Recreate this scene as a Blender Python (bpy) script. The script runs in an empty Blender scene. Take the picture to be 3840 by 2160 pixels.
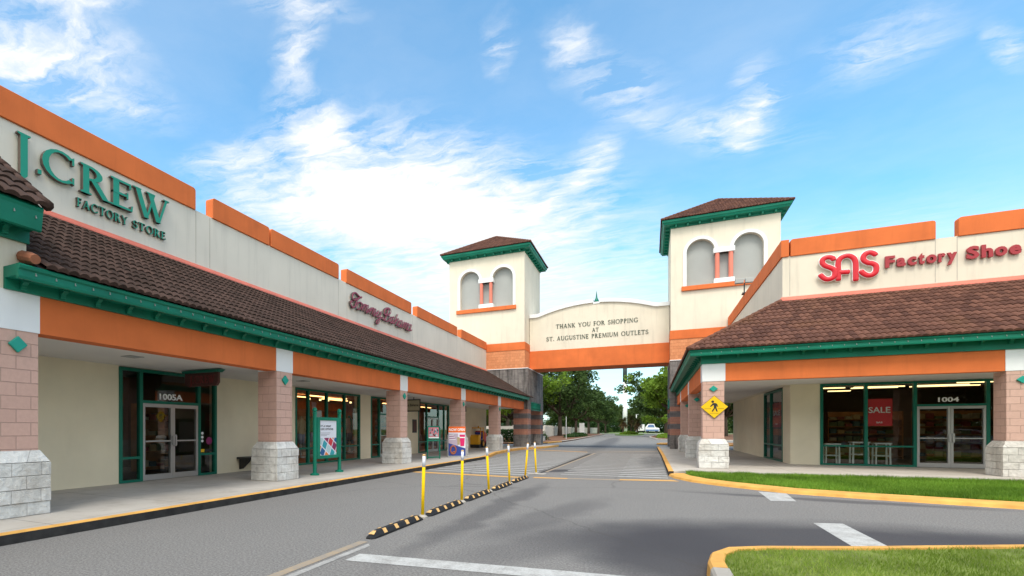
import bpy, bmesh, math, random
from mathutils import Vector, Matrix, noise, geometry
random.seed(7)
C = bpy.data.collections.new("place"); bpy.context.scene.collection.children.link(C)
R = math.radians
# ------------------------------------------------------------------ materials
def nt(name):
    m = bpy.data.materials.new(name); m.use_nodes = True
    t = m.node_tree; t.nodes.clear()
    out = t.nodes.new('ShaderNodeOutputMaterial'); b = t.nodes.new('ShaderNodeBsdfPrincipled')
    t.links.new(b.outputs[0], out.inputs[0])
    return m, t, b
def N(t, ty, **k):
    n = t.nodes.new(ty)
    for a, v in k.items():
        if a.startswith('i_'):
            key = a[2:]; key = int(key) if key.isdigit() else key.replace('_', ' ')
            n.inputs[key].default_value = v
        else: setattr(n, a, v)
    return n
def L(t, a, b): t.links.new(a, b)
def ramp(t, src, lo, hi, c0=(0,0,0,1), c1=(1,1,1,1)):
    r = N(t, 'ShaderNodeValToRGB'); r.color_ramp.elements[0].position = lo; r.color_ramp.elements[1].position = hi
    r.color_ramp.elements[0].color = c0; r.color_ramp.elements[1].color = c1
    L(t, src, r.inputs[0]); return r.outputs[0]
def mixc(t, f, a, b, mode='MIX'):
    m = N(t, 'ShaderNodeMix', data_type='RGBA', blend_type=mode)
    for s, v in ((0, f), (6, a), (7, b)):
        if hasattr(v, 'links'): L(t, v, m.inputs[s])
        else: m.inputs[s].default_value = v if s == 0 else (tuple(v) + (1,))[:4]
    return m.outputs[2]
def mth(t, op, a, b=None, c=None):
    m = N(t, 'ShaderNodeMath', operation=op)
    for i, v in enumerate((a, b, c)):
        if v is None: continue
        if hasattr(v, 'links'): L(t, v, m.inputs[i])
        else: m.inputs[i].default_value = v
    return m.outputs[0]
def coords(t, sx=1, sy=1, sz=1, out='Object'):
    tc = N(t, 'ShaderNodeTexCoord')
    mp = N(t, 'ShaderNodeMapping'); mp.inputs['Scale'].default_value = (sx, sy, sz)
    L(t, tc.outputs[out], mp.inputs[0]); return mp.outputs[0]
def noi(t, vec, scale, detail=4, rough=.55, dist=0):
    n = N(t, 'ShaderNodeTexNoise'); n.inputs['Scale'].default_value = scale; n.inputs['Detail'].default_value = detail
    n.inputs['Roughness'].default_value = rough; n.inputs['Distortion'].default_value = dist
    L(t, vec, n.inputs['Vector']); return n.outputs[0]
def bump(t, b, h, strength, dist=.01):
    bp = N(t, 'ShaderNodeBump'); bp.inputs['Strength'].default_value = strength; bp.inputs['Distance'].default_value = dist
    L(t, h, bp.inputs['Height']); L(t, bp.outputs[0], b.inputs['Normal'])
def paint(name, col, rough=.6, var=.08, vs=1.5, bs=60, bst=.15, stain=0, metal=0, spec=.3):
    m, t, b = nt(name); v = coords(t)
    n1 = noi(t, v, vs, 5); c0 = tuple(x*(1-var) for x in col); c1 = tuple(min(1, x*(1+var)) for x in col)
    c = mixc(t, ramp(t, n1, .3, .7), c0, c1)
    if stain:
        v2 = coords(t, 3, 3, .25); s = ramp(t, noi(t, v2, 1.2, 6, .65), .52, .78)
        c = mixc(t, mth(t, 'MULTIPLY', s, stain), c, tuple(x*.45 for x in col))
    L(t, c, b.inputs['Base Color']); b.inputs['Roughness'].default_value = rough; b.inputs['Metallic'].default_value = metal
    b.inputs['Specular IOR Level'].default_value = spec
    if bst: bump(t, b, noi(t, v, bs, 3), bst, .006)
    return m
def blocks(name, c1, c2, mort, bw, bh, ms=.012, rough=.85, rockscale=9, rock=.5, stain=0, mixed=None, var=.12):
    m, t, b = nt(name)
    tc = N(t, 'ShaderNodeTexCoord'); sp = N(t, 'ShaderNodeSeparateXYZ'); L(t, tc.outputs['Object'], sp.inputs[0])
    u = mth(t, 'ADD', sp.outputs[0], sp.outputs[1]); cb = N(t, 'ShaderNodeCombineXYZ')
    L(t, u, cb.inputs[0]); L(t, mth(t, 'SUBTRACT', sp.outputs[2], .15), cb.inputs[1])
    br = N(t, 'ShaderNodeTexBrick'); L(t, cb.outputs[0], br.inputs['Vector'])
    br.inputs['Scale'].default_value = 1; br.inputs['Brick Width'].default_value = bw; br.inputs['Row Height'].default_value = bh
    br.inputs['Mortar Size'].default_value = ms/2; br.inputs['Mortar Smooth'].default_value = .3
    br.inputs['Color1'].default_value = (*c1, 1); br.inputs['Color2'].default_value = (*c2, 1); br.inputs['Mortar'].default_value = (*mort, 1)
    n = noi(t, tc.outputs['Object'], rockscale, 8, .6)
    c = mixc(t, 1.0, br.outputs['Color'], ramp(t, n, .25, .75, (1-var,)*3+(1,), (1+var*.3,)*3+(1,)), 'MULTIPLY')
    if mixed:
        c = mixc(t, ramp(t, noi(t, tc.outputs['Object'], 1.3, 4), .45, .6), c, mixed, 'MULTIPLY')
    if stain:
        mp = N(t, 'ShaderNodeMapping'); mp.inputs['Scale'].default_value = (4, 4, .35); L(t, tc.outputs['Object'], mp.inputs[0])
        s = ramp(t, noi(t, mp.outputs[0], 1.0, 6, .6), .48, .66)
        c = mixc(t, mth(t, 'MULTIPLY', s, stain), c, (.04, .037, .035))
    L(t, c, b.inputs['Base Color']); b.inputs['Roughness'].default_value = rough; b.inputs['Specular IOR Level'].default_value = .2
    h = mth(t, 'ADD', mth(t, 'MULTIPLY', mth(t, 'SUBTRACT', 1.0, br.outputs['Fac']), .6), mth(t, 'MULTIPLY', n, rock))
    bump(t, b, h, .8, .03); return m
def flat(name, col, rough=.5, emit=0):
    m, t, b = nt(name); b.inputs['Base Color'].default_value = (*col, 1); b.inputs['Roughness'].default_value = rough
    if emit: b.inputs['Emission Color'].default_value = (*col, 1); b.inputs['Emission Strength'].default_value = emit
    return m
M = {}
M['orange'] = paint('orange_stucco', (.65, .158, .042), .8, .10, 1.1, 90, .3, .25)
M['cream'] = paint('cream_stucco', (.71, .645, .53), .85, .05, .8, 90, .3, .28)
M['parapet'] = paint('parapet_stucco', (.68, .64, .565), .85, .05, .6, 90, .3, .28)
M['tan'] = paint('tan_stucco', (.74, .67, .51), .9, .05, 1.2, 70, .5, .05)
M['white'] = paint('white_trim', (.78, .79, .80), .7, .03, 1.5, 80, .2, .08)
M['green'] = paint('green_paint', (.004, .185, .115), .5, .20, 1.3, 30, .05, .10)
M['teal'] = flat('teal_paint', (.005, .31, .235), .5)
M['greenmetal'] = paint('green_metal', (.008, .14, .095), .35, .08, 2, 30, 0)
M['salmon'] = paint('salmon_flashing', (.60, .16, .11), .5, .10, 1.5, 30, .05, .2)
M['pinkcol'] = paint('pink_colonnette', (.68, .21, .15), .6, .08)
M['recess'] = paint('recess_grey', (.36, .37, .36), .9, .05, .8, 70, .3)
M['soffit'] = paint('ceiling_grey', (.70, .67, .64), .9, .03, .8, 60, .2)
M['pink'] = blocks('pink_block', (.63, .405, .335), (.58, .37, .305), (.44, .29, .24), .41, .2, .012, .85, 14, .25, 0, None, .08)
M['split'] = blocks('split_face_block', (.80, .79, .76), (.70, .69, .66), (.50, .48, .46), .41, .2, .012, .9, 9, 2.2, .18, (.86, .83, .80), .25)
M['stone'] = blocks('grey_stone', (.30, .275, .26), (.20, .185, .18), (.36, .31, .28), .41, .2, .014, .95, 12, 1.3, .85, None, .3)
M['tileblock'] = blocks('orange_tile_block', (.76, .32, .15), (.66, .26, .12), (.55, .19, .08), .2, .2, .01, .8, 12, .4, .1)
M['greyband'] = blocks('grey_band_block', (.23, .21, .21), (.15, .14, .145), (.2, .17, .16), .41, .2, .014, .95, 12, 1.0, .2)
M['pinkband'] = blocks('pink_band_block', (.52, .25, .18), (.46, .22, .16), (.3, .15, .12), .41, .2, .012, .9, 12, .5, .15)
M['silver'] = paint('aluminium', (.50, .50, .50), .35, .04, 2, 40, 0, 0, .7)
M['black'] = paint('black_rubber', (.018, .018, .02), .7, .2, 6, 40, .3)
M['dark'] = flat('dark', (.02, .02, .022), .5)
M['patch'] = paint('reflective_patch', (.72, .44, .17), .5, .2, 8, 60, .1)
M['yellow'] = paint('post_yellow', (.86, .56, .01), .7, .05, spec=.08)
M['kerbyellow'] = paint('kerb_yellow', (.68, .36, .09), .8, .2, 3, 60, .4, .15)
M['kerbblack'] = paint('kerb_black', (.035, .033, .032), .85, .35, 5, 60, .5, .0)
M['kerbgrey'] = paint('kerb_concrete', (.40, .37, .33), .9, .15, 3, 60, .3, .2)
M['signwhite'] = flat('sign_white', (.74, .76, .84), .45)
M['letterwhite'] = flat('letter_white', (.86, .86, .86), .5)
M['red'] = flat('sign_red', (.60, .008, .02), .35)
M['darkred'] = flat('dark_red', (.34, .02, .03), .4)
M['magenta'] = flat('berry_red', (.24, .035, .07), .4)
M['lettergreen'] = flat('letter_green', (.012, .27, .17), .35)
M['letteredge'] = flat('bronze_edge', (.11, .08, .065), .5)
M['textgreen'] = flat('dark_green_letter', (.05, .075, .05), .6)
M['signyellow'] = flat('sign_yellow', (.86, .52, .005), .4)
M['brown'] = paint('brown_board', (.09, .035, .03), .6, .15)
M['wood'] = paint('warm_wood', (.40, .19, .08), .7, .25, 3, 30, .1)
M['darkwood'] = paint('dark_wood', (.05, .03, .022), .7, .25, 3, 30, .1)
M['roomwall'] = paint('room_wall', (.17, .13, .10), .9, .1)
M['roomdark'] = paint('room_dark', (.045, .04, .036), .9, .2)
M['bark'] = paint('bark', (.10, .075, .055), .95, .3, 4, 18, .8)
M['fence'] = paint('vinyl_fence', (.50, .47, .42), .7, .12, 1, 20, 0, .15)
M['mulch'] = paint('mulch', (.16, .075, .04), 1, .45, 5, 25, 1)
M['lamp'] = flat('fluorescent', (1.0, .74, .33), .5, 2.0)
M['warmlamp'] = flat('warm_tube', (1.0, .50, .18), .5, 4)
M['tyre'] = flat('tyre', (.015, .015, .015), .8)
M['carglass'] = flat('dark_glass', (.01, .012, .015), .05)
def glass():
    m = bpy.data.materials.new('window_glass'); m.use_nodes = True; t = m.node_tree; t.nodes.clear()
    o = N(t, 'ShaderNodeOutputMaterial'); tr = N(t, 'ShaderNodeBsdfTransparent'); tr.inputs[0].default_value = (.86, .88, .86, 1)
    g = N(t, 'ShaderNodeBsdfGlossy'); g.inputs['Roughness'].default_value = .01; g.inputs[0].default_value = (.9, .9, .9, 1)
    fr = N(t, 'ShaderNodeFresnel'); fr.inputs[0].default_value = 1.5
    gm = N(t, 'ShaderNodeNewGeometry'); f = mth(t, 'MULTIPLY', mth(t, 'MULTIPLY', fr.outputs[0], 1.3), mth(t, 'SUBTRACT', 1.0, gm.outputs['Backfacing'])); mx = N(t, 'ShaderNodeMixShader')
    L(t, f, mx.inputs[0]); L(t, tr.outputs[0], mx.inputs[1]); L(t, g.outputs[0], mx.inputs[2]); L(t, mx.outputs[0], o.inputs[0]); return m
M['glass'] = glass()
def roofmat(name, ca, cb, cc):
    m, t, b = nt(name); tc = N(t, 'ShaderNodeTexCoord'); sp = N(t, 'ShaderNodeSeparateXYZ'); L(t, tc.outputs['UV'], sp.inputs[0])
    cbn = N(t, 'ShaderNodeCombineXYZ'); L(t, mth(t, 'FLOOR', sp.outputs[0]), cbn.inputs[0]); L(t, mth(t, 'FLOOR', mth(t, 'ADD', sp.outputs[1], .001)), cbn.inputs[1])
    w = N(t, 'ShaderNodeTexWhiteNoise', noise_dimensions='2D'); L(t, cbn.outputs[0], w.inputs['Vector'])
    c = mixc(t, w.outputs[0], ca, cb)
    v = coords(t); c = mixc(t, ramp(t, noi(t, v, .7, 5, .6), .55, .8), c, cc)
    c = mixc(t, mth(t, 'MULTIPLY', ramp(t, noi(t, v, 25, 4), .4, .7), .3), c, tuple(x*.6 for x in ca))
    L(t, c, b.inputs['Base Color']); b.inputs['Roughness'].default_value = .85; b.inputs['Specular IOR Level'].default_value = .12; return m
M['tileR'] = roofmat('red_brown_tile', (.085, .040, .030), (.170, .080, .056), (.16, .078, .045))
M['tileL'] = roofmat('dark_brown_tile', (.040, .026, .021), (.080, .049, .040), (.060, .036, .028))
M['capter'] = paint('terracotta_cap', (.34, .13, .07), .8, .25, 4, 20, .2)
def asphalt():
    m, t, b = nt('asphalt'); v = coords(t)
    vs_ = coords(t, 1.6, .16, 1); c = mixc(t, ramp(t, noi(t, v, .35, 5, .6), .3, .7), (.140, .129, .119), (.232, .216, .200))
    c = mixc(t, mth(t, 'MULTIPLY', ramp(t, noi(t, vs_, 1.0, 6, .65), .45, .72), .45), c, (.115, .108, .103))
    c = mixc(t, ramp(t, noi(t, v, 120, 2, .8), .25, .75), c, (.30, .29, .28)); c2 = c
    c = mixc(t, .72, c2, mixc(t, ramp(t, noi(t, v, 38, 6, .85), .40, .60), (.07, .066, .063), (.29, .278, .266)))
    sp_ = N(t, 'ShaderNodeTexVoronoi'); sp_.inputs['Scale'].default_value = 34; L(t, v, sp_.inputs['Vector']); c = mixc(t, mth(t, 'MULTIPLY', ramp(t, sp_.outputs[0], .08, .2, (1,1,1,1), (0,0,0,1)), .5), c, (.40, .39, .37))
    warp = N(t, 'ShaderNodeTexNoise'); warp.inputs['Scale'].default_value = 1.1; warp.inputs['Detail'].default_value = 6; L(t, v, warp.inputs['Vector'])
    vv = N(t, 'ShaderNodeVectorMath', operation='MULTIPLY_ADD'); L(t, warp.outputs['Color'], vv.inputs[0]); vv.inputs[1].default_value = (.7, .7, 0); L(t, v, vv.inputs[2])
    v3 = N(t, 'ShaderNodeVectorMath', operation='SUBTRACT'); L(t, vv.outputs[0], v3.inputs[0]); v3.inputs[1].default_value = (.35, .35, 0)
    def spot(x, y, hx, hy, ang, k, lo=.0, hi=.5):
        mp = N(t, 'ShaderNodeMapping', vector_type='TEXTURE'); mp.inputs['Location'].default_value = (x, y, 0); mp.inputs['Rotation'].default_value = (0, 0, ang)
        mp.inputs['Scale'].default_value = (hx, hy, 1); L(t, v3.outputs[0], mp.inputs[0])
        # drop z so that the mask is an ellipse on the ground
        ml = N(t, 'ShaderNodeVectorMath', operation='MULTIPLY'); L(t, mp.outputs[0], ml.inputs[0]); ml.inputs[1].default_value = (1, 1, 0)
        g = N(t, 'ShaderNodeTexGradient', gradient_type='SPHERICAL'); L(t, ml.outputs[0], g.inputs[0])
        return mth(t, 'MULTIPLY', ramp(t, g.outputs[1], lo, hi), k)
    for a in ((2.2, 8.2, 4.6, 2.1, .32, .88), (.3, 7.0, 1.3, 2.4, .1, .8), (6.5, 10.2, 4.5, .9, .3, .7), (-1.5, 9.0, 3.2, .5, 1.35, .38), (-1.2, 6.6, 1.8, .6, 1.1, .3),
              (-2.55, 9.5, 5.5, .35, 1.57, .5), (.0, 27, 6.5, .55, 1.57, .75), (-2.9, 18.7, 1.0, .6, 1.2, .9), (3.2, 13.4, 3.2, .35, -.12, .6), (-4.5, 68, 40, 1.3, 1.6, .55), (-6, 46, 3.5, 1.6, .2, .6)):
        c = mixc(t, spot(*a), c, (.052, .050, .056))
    vr = N(t, 'ShaderNodeTexVoronoi', feature='DISTANCE_TO_EDGE'); vr.inputs['Scale'].default_value = .12; L(t, vv.outputs[0], vr.inputs['Vector'])
    cr = ramp(t, vr.outputs[0], .0, .0035, (1,1,1,1), (0,0,0,1))
    c = mixc(t, mth(t, 'MULTIPLY', cr, .45), c, (.06, .055, .05))
    L(t, c, b.inputs['Base Color']); b.inputs['Roughness'].default_value = .85; b.inputs['Specular IOR Level'].default_value = .25
    bump(t, b, noi(t, v, 90, 3, .7), .5, .01); return m
M['asphalt'] = asphalt()
def concrete():
    m, t, b = nt('concrete_paving'); v = coords(t)
    c = mixc(t, ramp(t, noi(t, v, .8, 6, .6), .3, .7), (.40, .36, .315), (.50, .465, .42))
    c = mixc(t, mth(t, 'MULTIPLY', ramp(t, noi(t, v, 2.3, 8, .7), .52, .75), .5), c, (.24, .20, .165))
    sp = N(t, 'ShaderNodeSeparateXYZ'); L(t, v, sp.inputs[0]); fac = None
    for ax, off, per in ((1, .4, 2.3), (0, .62, 1.62)):
        f = mth(t, 'ABSOLUTE', mth(t, 'SUBTRACT', mth(t, 'FRACT', mth(t, 'DIVIDE', mth(t, 'ADD', sp.outputs[ax], 100+off), per)), .5))
        g = mth(t, 'LESS_THAN', f, .0045); fac = g if fac is None else mth(t, 'MAXIMUM', fac, g)
    c = mixc(t, mth(t, 'MULTIPLY', fac, .6), c, (.10, .09, .08))
    L(t, c, b.inputs['Base Color']); b.inputs['Roughness'].default_value = .85; bump(t, b, noi(t, v, 70, 3), .2, .005); return m
M['concrete'] = concrete()
def wornpaint(name, col, lo, hi, under=(.24, .225, .21)):
    m, t, b = nt(name); v = coords(t)
    f = ramp(t, mth(t, 'ADD', mth(t, 'MULTIPLY', noi(t, v, 4, 9, .8), .6), mth(t, 'MULTIPLY', noi(t, v, 40, 4, .8), .4)), lo, hi); L(t, mixc(t, f, col, under), b.inputs['Base Color']); b.inputs['Roughness'].default_value = .8
    bump(t, b, noi(t, v, 90, 3), .4, .006); return m
M['lineW'] = wornpaint('road_white', (.50, .50, .485), .44, .64); M['lineWf'] = wornpaint('road_white_faded', (.50, .50, .49), .46, .68, (.17, .165, .16))
M['lineWd'] = wornpaint('road_white_worn', (.44, .43, .41), .40, .62, (.22, .21, .20))
M['lineY'] = wornpaint('road_yellow', (.70, .37, .08), .48, .75); M['lineYf'] = wornpaint('road_yellow_faded', (.38, .28, .17), .40, .62)
def leafmat(name, a, b_, tr=.35):
    m, t, b = nt(name); g = N(t, 'ShaderNodeNewGeometry'); v = coords(t)
    c = mixc(t, g.outputs['Random Per Island'], a, b_); c = mixc(t, ramp(t, noi(t, v, .5, 3), .35, .7), c, tuple(x*.55 for x in a))
    L(t, c, b.inputs['Base Color']); b.inputs['Roughness'].default_value = .6; b.inputs['Specular IOR Level'].default_value = .2
    tl = N(t, 'ShaderNodeBsdfTranslucent'); L(t, c, tl.inputs[0]); mx = N(t, 'ShaderNodeMixShader'); mx.inputs[0].default_value = tr
    o = [n for n in t.nodes if n.type == 'OUTPUT_MATERIAL'][0]; L(t, b.outputs[0], mx.inputs[1]); L(t, tl.outputs[0], mx.inputs[2]); L(t, mx.outputs[0], o.inputs[0]); return m
M['leafD'] = leafmat('oak_leaves_dark', (.055, .105, .028), (.115, .185, .045)); M['leafL'] = leafmat('leaves_light', (.15, .26, .025), (.26, .40, .045))
M['hedge'] = leafmat('hedge_leaves', (.03, .075, .02), (.06, .12, .03)); M['palm'] = leafmat('palm_fronds', (.13, .14, .035), (.22, .17, .07))
M['palmdry'] = leafmat('dry_fronds', (.22, .14, .07), (.33, .22, .12), .2)
M['blade'] = leafmat('grass_blades', (.15, .31, .025), (.29, .46, .06), .4); M['blade2'] = leafmat('grass_blades_dry', (.22, .36, .03), (.46, .52, .14), .4)
M['turf'] = paint('turf_soil', (.08, .155, .018), 1, .35, 4, 30, .8); M['turf2'] = paint('turf_soil_dry', (.15, .19, .04), 1, .35, 3, 30, .8)
M['field'] = paint('field_grass', (.10, .17, .03), 1, .3, .2, 5, .3)
# ------------------------------------------------------------------ mesh builder
class MB:
    def __init__(s): s.v = []; s.f = []; s.mi = []; s.uv = None
    def add(s, vs, fs, mi=0):
        n = len(s.v); s.v += [tuple(p) for p in vs]
        for f in fs: s.f.append(tuple(i+n for i in f)); s.mi.append(mi)
        return s
    def box(s, x0, x1, y0, y1, z0, z1, mi=0):
        x0, x1 = sorted((x0, x1)); y0, y1 = sorted((y0, y1)); z0, z1 = sorted((z0, z1))
        return s.add([(x0,y0,z0),(x1,y0,z0),(x1,y1,z0),(x0,y1,z0),(x0,y0,z1),(x1,y0,z1),(x1,y1,z1),(x0,y1,z1)],
                     [(0,3,2,1),(4,5,6,7),(0,1,5,4),(1,2,6,5),(2,3,7,6),(3,0,4,7)], mi)
    def prism(s, poly, ax, a0, a1, mi=0):
        n = len(poly); P = lambda u, v, a: {'x': (a, u, v), 'y': (u, a, v), 'z': (u, v, a)}[ax]
        vs = [P(u, v, a0) for u, v in poly] + [P(u, v, a1) for u, v in poly]
        return s.add(vs, [tuple(range(n))[::-1], tuple(range(n, 2*n))] + [(i, (i+1) % n, (i+1) % n+n, i+n) for i in range(n)], mi)
    def tube(s, pts, r, n=8, mi=0, sq=None):
        pts = [Vector(p) for p in pts]; m = len(pts); rs = r if isinstance(r, (list, tuple)) else [r]*m; vs = []; up0 = None
        for i, p in enumerate(pts):
            d = (pts[min(i+1, m-1)] - pts[max(i-1, 0)]).normalized()
            if up0 is None: up0 = Vector((0, 0, 1)) if abs(d.z) < .9 else Vector((1, 0, 0))
            if sq is not None: b = Vector(sq).normalized(); a = d.cross(b).normalized()
            else: a = d.cross(up0).normalized(); b = a.cross(d).normalized(); up0 = b
            for k in range(n):
                an = 2*math.pi*k/n; vs.append(p + a*rs[i]*math.cos(an) + b*rs[i]*math.sin(an)*(1 if sq is None else .45))
        fs = [(i*n+k, i*n+(k+1) % n, (i+1)*n+(k+1) % n, (i+1)*n+k) for i in range(m-1) for k in range(n)]
        return s.add(vs, fs + [tuple(range(n))[::-1], tuple(range((m-1)*n, m*n))], mi)
    def lathe(s, prof, c=(0, 0), n=16, mi=0):
        vs = []; m = len(prof)
        for r, z in prof:
            for k in range(n): a = 2*math.pi*k/n; vs.append((c[0]+r*math.cos(a), c[1]+r*math.sin(a), z))
        fs = [(i*n+k, i*n+(k+1) % n, (i+1)*n+(k+1) % n, (i+1)*n+k) for i in range(m-1) for k in range(n)]
        return s.add(vs, fs + [tuple(range(n))[::-1], tuple(range((m-1)*n, m*n))], mi)
    def sweep(s, prof, path, closed=False, mi=0):
        """prof: (outward, z) list; path: 2D points, outward is to the right of travel"""
        P = [Vector(p) for p in path]; n = len(P); k = len(prof); vs = []
        for i in range(n):
            d0 = (P[i]-P[i-1]).normalized() if (i or closed) else None
            d1 = (P[(i+1) % n]-P[i]).normalized() if (i < n-1 or closed) else None
            d0 = d0 or d1; d1 = d1 or d0
            n0 = Vector((d0.y, -d0.x)); n1 = Vector((d1.y, -d1.x)); m_ = n0+n1; m_ = m_/(m_.dot(n0)) if m_.length > 1e-6 else n0
            for o, z in prof: vs.append((P[i].x+m_.x*o, P[i].y+m_.y*o, z))
        fs = []
        for i in range(n if closed else n-1):
            j = (i+1) % n
            for a in range(k): b = (a+1) % k; fs.append((i*k+a, j*k+a, j*k+b, i*k+b))
        if not closed: fs += [tuple(range(k)), tuple(range((n-1)*k, n*k))[::-1]]
        return s.add(vs, fs, mi)
    def build(s, name, mat, parent=None, smooth=False, fix=True, bevel=0):
        me = bpy.data.meshes.new(name); me.from_pydata(s.v, [], s.f)
        for m in (mat if isinstance(mat, (list, tuple)) else [mat]): me.materials.append(m)
        for p, i in zip(me.polygons, s.mi): p.material_index = i; p.use_smooth = smooth
        if s.uv:
            ul = me.uv_layers.new(name='UVMap'); fl = [c for f in s.uv for uvp in f for c in uvp]; ul.data.foreach_set('uv', fl)
        if fix or bevel:
            bm = bmesh.new(); bm.from_mesh(me); bmesh.ops.recalc_face_normals(bm, faces=bm.faces)
            if bevel: bmesh.ops.bevel(bm, geom=list(bm.edges), offset=bevel, segments=1, affect='EDGES')
            bm.to_mesh(me); bm.free()
        me.update(); return link(name, me, parent)
def link(name, me, parent=None):
    o = bpy.data.objects.new(name, me); C.objects.link(o)
    if parent is not None:
        o.parent = parent
        if parent.type == 'EMPTY': o.location = -parent.location
    return o
def tag(o, label, cat, group=None, kind=None):
    if label: o['label'] = label
    if cat: o['category'] = cat
    if group: o['group'] = group
    if kind: o['kind'] = kind
    return o
def thing(name, label, cat, loc=(0, 0, 0), group=None):
    o = bpy.data.objects.new(name, None); o.empty_display_size = .2; C.objects.link(o); o.location = loc; return tag(o, label, cat, group)
def structure(o): o['kind'] = 'structure'; return o
def dup(o, loc=None, rz=None, label=None, parent=None, scale=None):
    c = o.copy(); C.objects.link(c)
    if parent is not None: c.parent = parent
    for ch in list(o.children): dup(ch, parent=c)
    if loc is not None: c.location = loc
    if rz is not None: c.rotation_euler = (0, 0, rz)
    if scale is not None: c.scale = scale
    if label: c['label'] = label
    return c
# ------------------------------------------------------------------ lettering
FONT_CACHE = {}
def text_geo(body, bold=.0, res=3):
    cu = bpy.data.curves.new('text_curve', 'FONT'); cu.body = body; cu.size = 1; cu.offset = bold; cu.extrude = .5; cu.resolution_u = res
    o = bpy.data.objects.new('text_tmp', cu); C.objects.link(o); bpy.context.view_layer.update()
    me = bpy.data.meshes.new_from_object(o.evaluated_get(bpy.context.evaluated_depsgraph_get()))
    v = [tuple(x.co) for x in me.vertices]; f = [tuple(p.vertices) for p in me.polygons]
    bpy.data.objects.remove(o); bpy.data.curves.remove(cu); bpy.data.meshes.remove(me); return v, f
def frame(plane, c):
    """maps (a, z, out) to the world for a wall face: out is towards the viewer"""
    return {'left': lambda a, z, o: (c+o, a, z), 'front': lambda a, z, o: (a, c-o, z), 'side': lambda a, z, o: (c-o, a, z)}[plane]
def put_text(mb, body, fr, a0, a1, z0, z1, o0, o1, bold=.0, mi=0, flip=False):
    v, f = text_geo(body, bold); xs = [p[0] for p in v]; ys = [p[1] for p in v]
    X0, X1, Y0, Y1 = min(xs), max(xs), min(ys), max(ys)
    vs = []
    for x, y, z in v:
        s_ = (x-X0)/(X1-X0); s_ = 1-s_ if flip else s_
        vs.append(fr(a0+s_*(a1-a0), z0+(y-Y0)/((Y1-Y0) or 1)*(z1-z0), o0+(z+.5)*(o1-o0)))
    mb.add(vs, f, mi)
T, t_ = .17, .075
def stem(x, y0=0, y1=1, w=T, sb=1, st=1):
    o = [[(x, y0), (x+w, y0), (x+w, y1), (x, y1)]]
    if sb: o.append([(x-.07, y0), (x+w+.07, y0), (x+w+.07, y0+.045), (x+w, y0+.07), (x, y0+.07), (x-.07, y0+.045)])
    if st: o.append([(x-.07, y1), (x-.07, y1-.045), (x, y1-.07), (x+w, y1-.07), (x+w+.07, y1-.045), (x+w+.07, y1)])
    return o
def dg(x0, y0, x1, y1, w): return [[(x0, y0), (x0+w, y0), (x1+w, y1), (x1, y1)]]
def hb(x0, x1, y, w=t_): return [[(x0, y), (x1, y), (x1, y+w), (x0, y+w)]]
def arc(cx, cy, rx, ry, a0, a1, W=T, w=t_, n=14):
    out = []; q = []
    for i in range(n+1): a = R(a0+(a1-a0)*i/n); q.append(((cx+rx*math.cos(a), cy+ry*math.sin(a)), (cx+(rx-W)*math.cos(a), cy+(ry-w)*math.sin(a))))
    return [[p[0] for p in q] + [p[1] for p in q[::-1]]]
def sf(x, y, w=.2, h=.045): return [[(x-w/2, y), (x+w/2, y), (x+w/2, y+h), (x-w/2, y+h)]]
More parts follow.
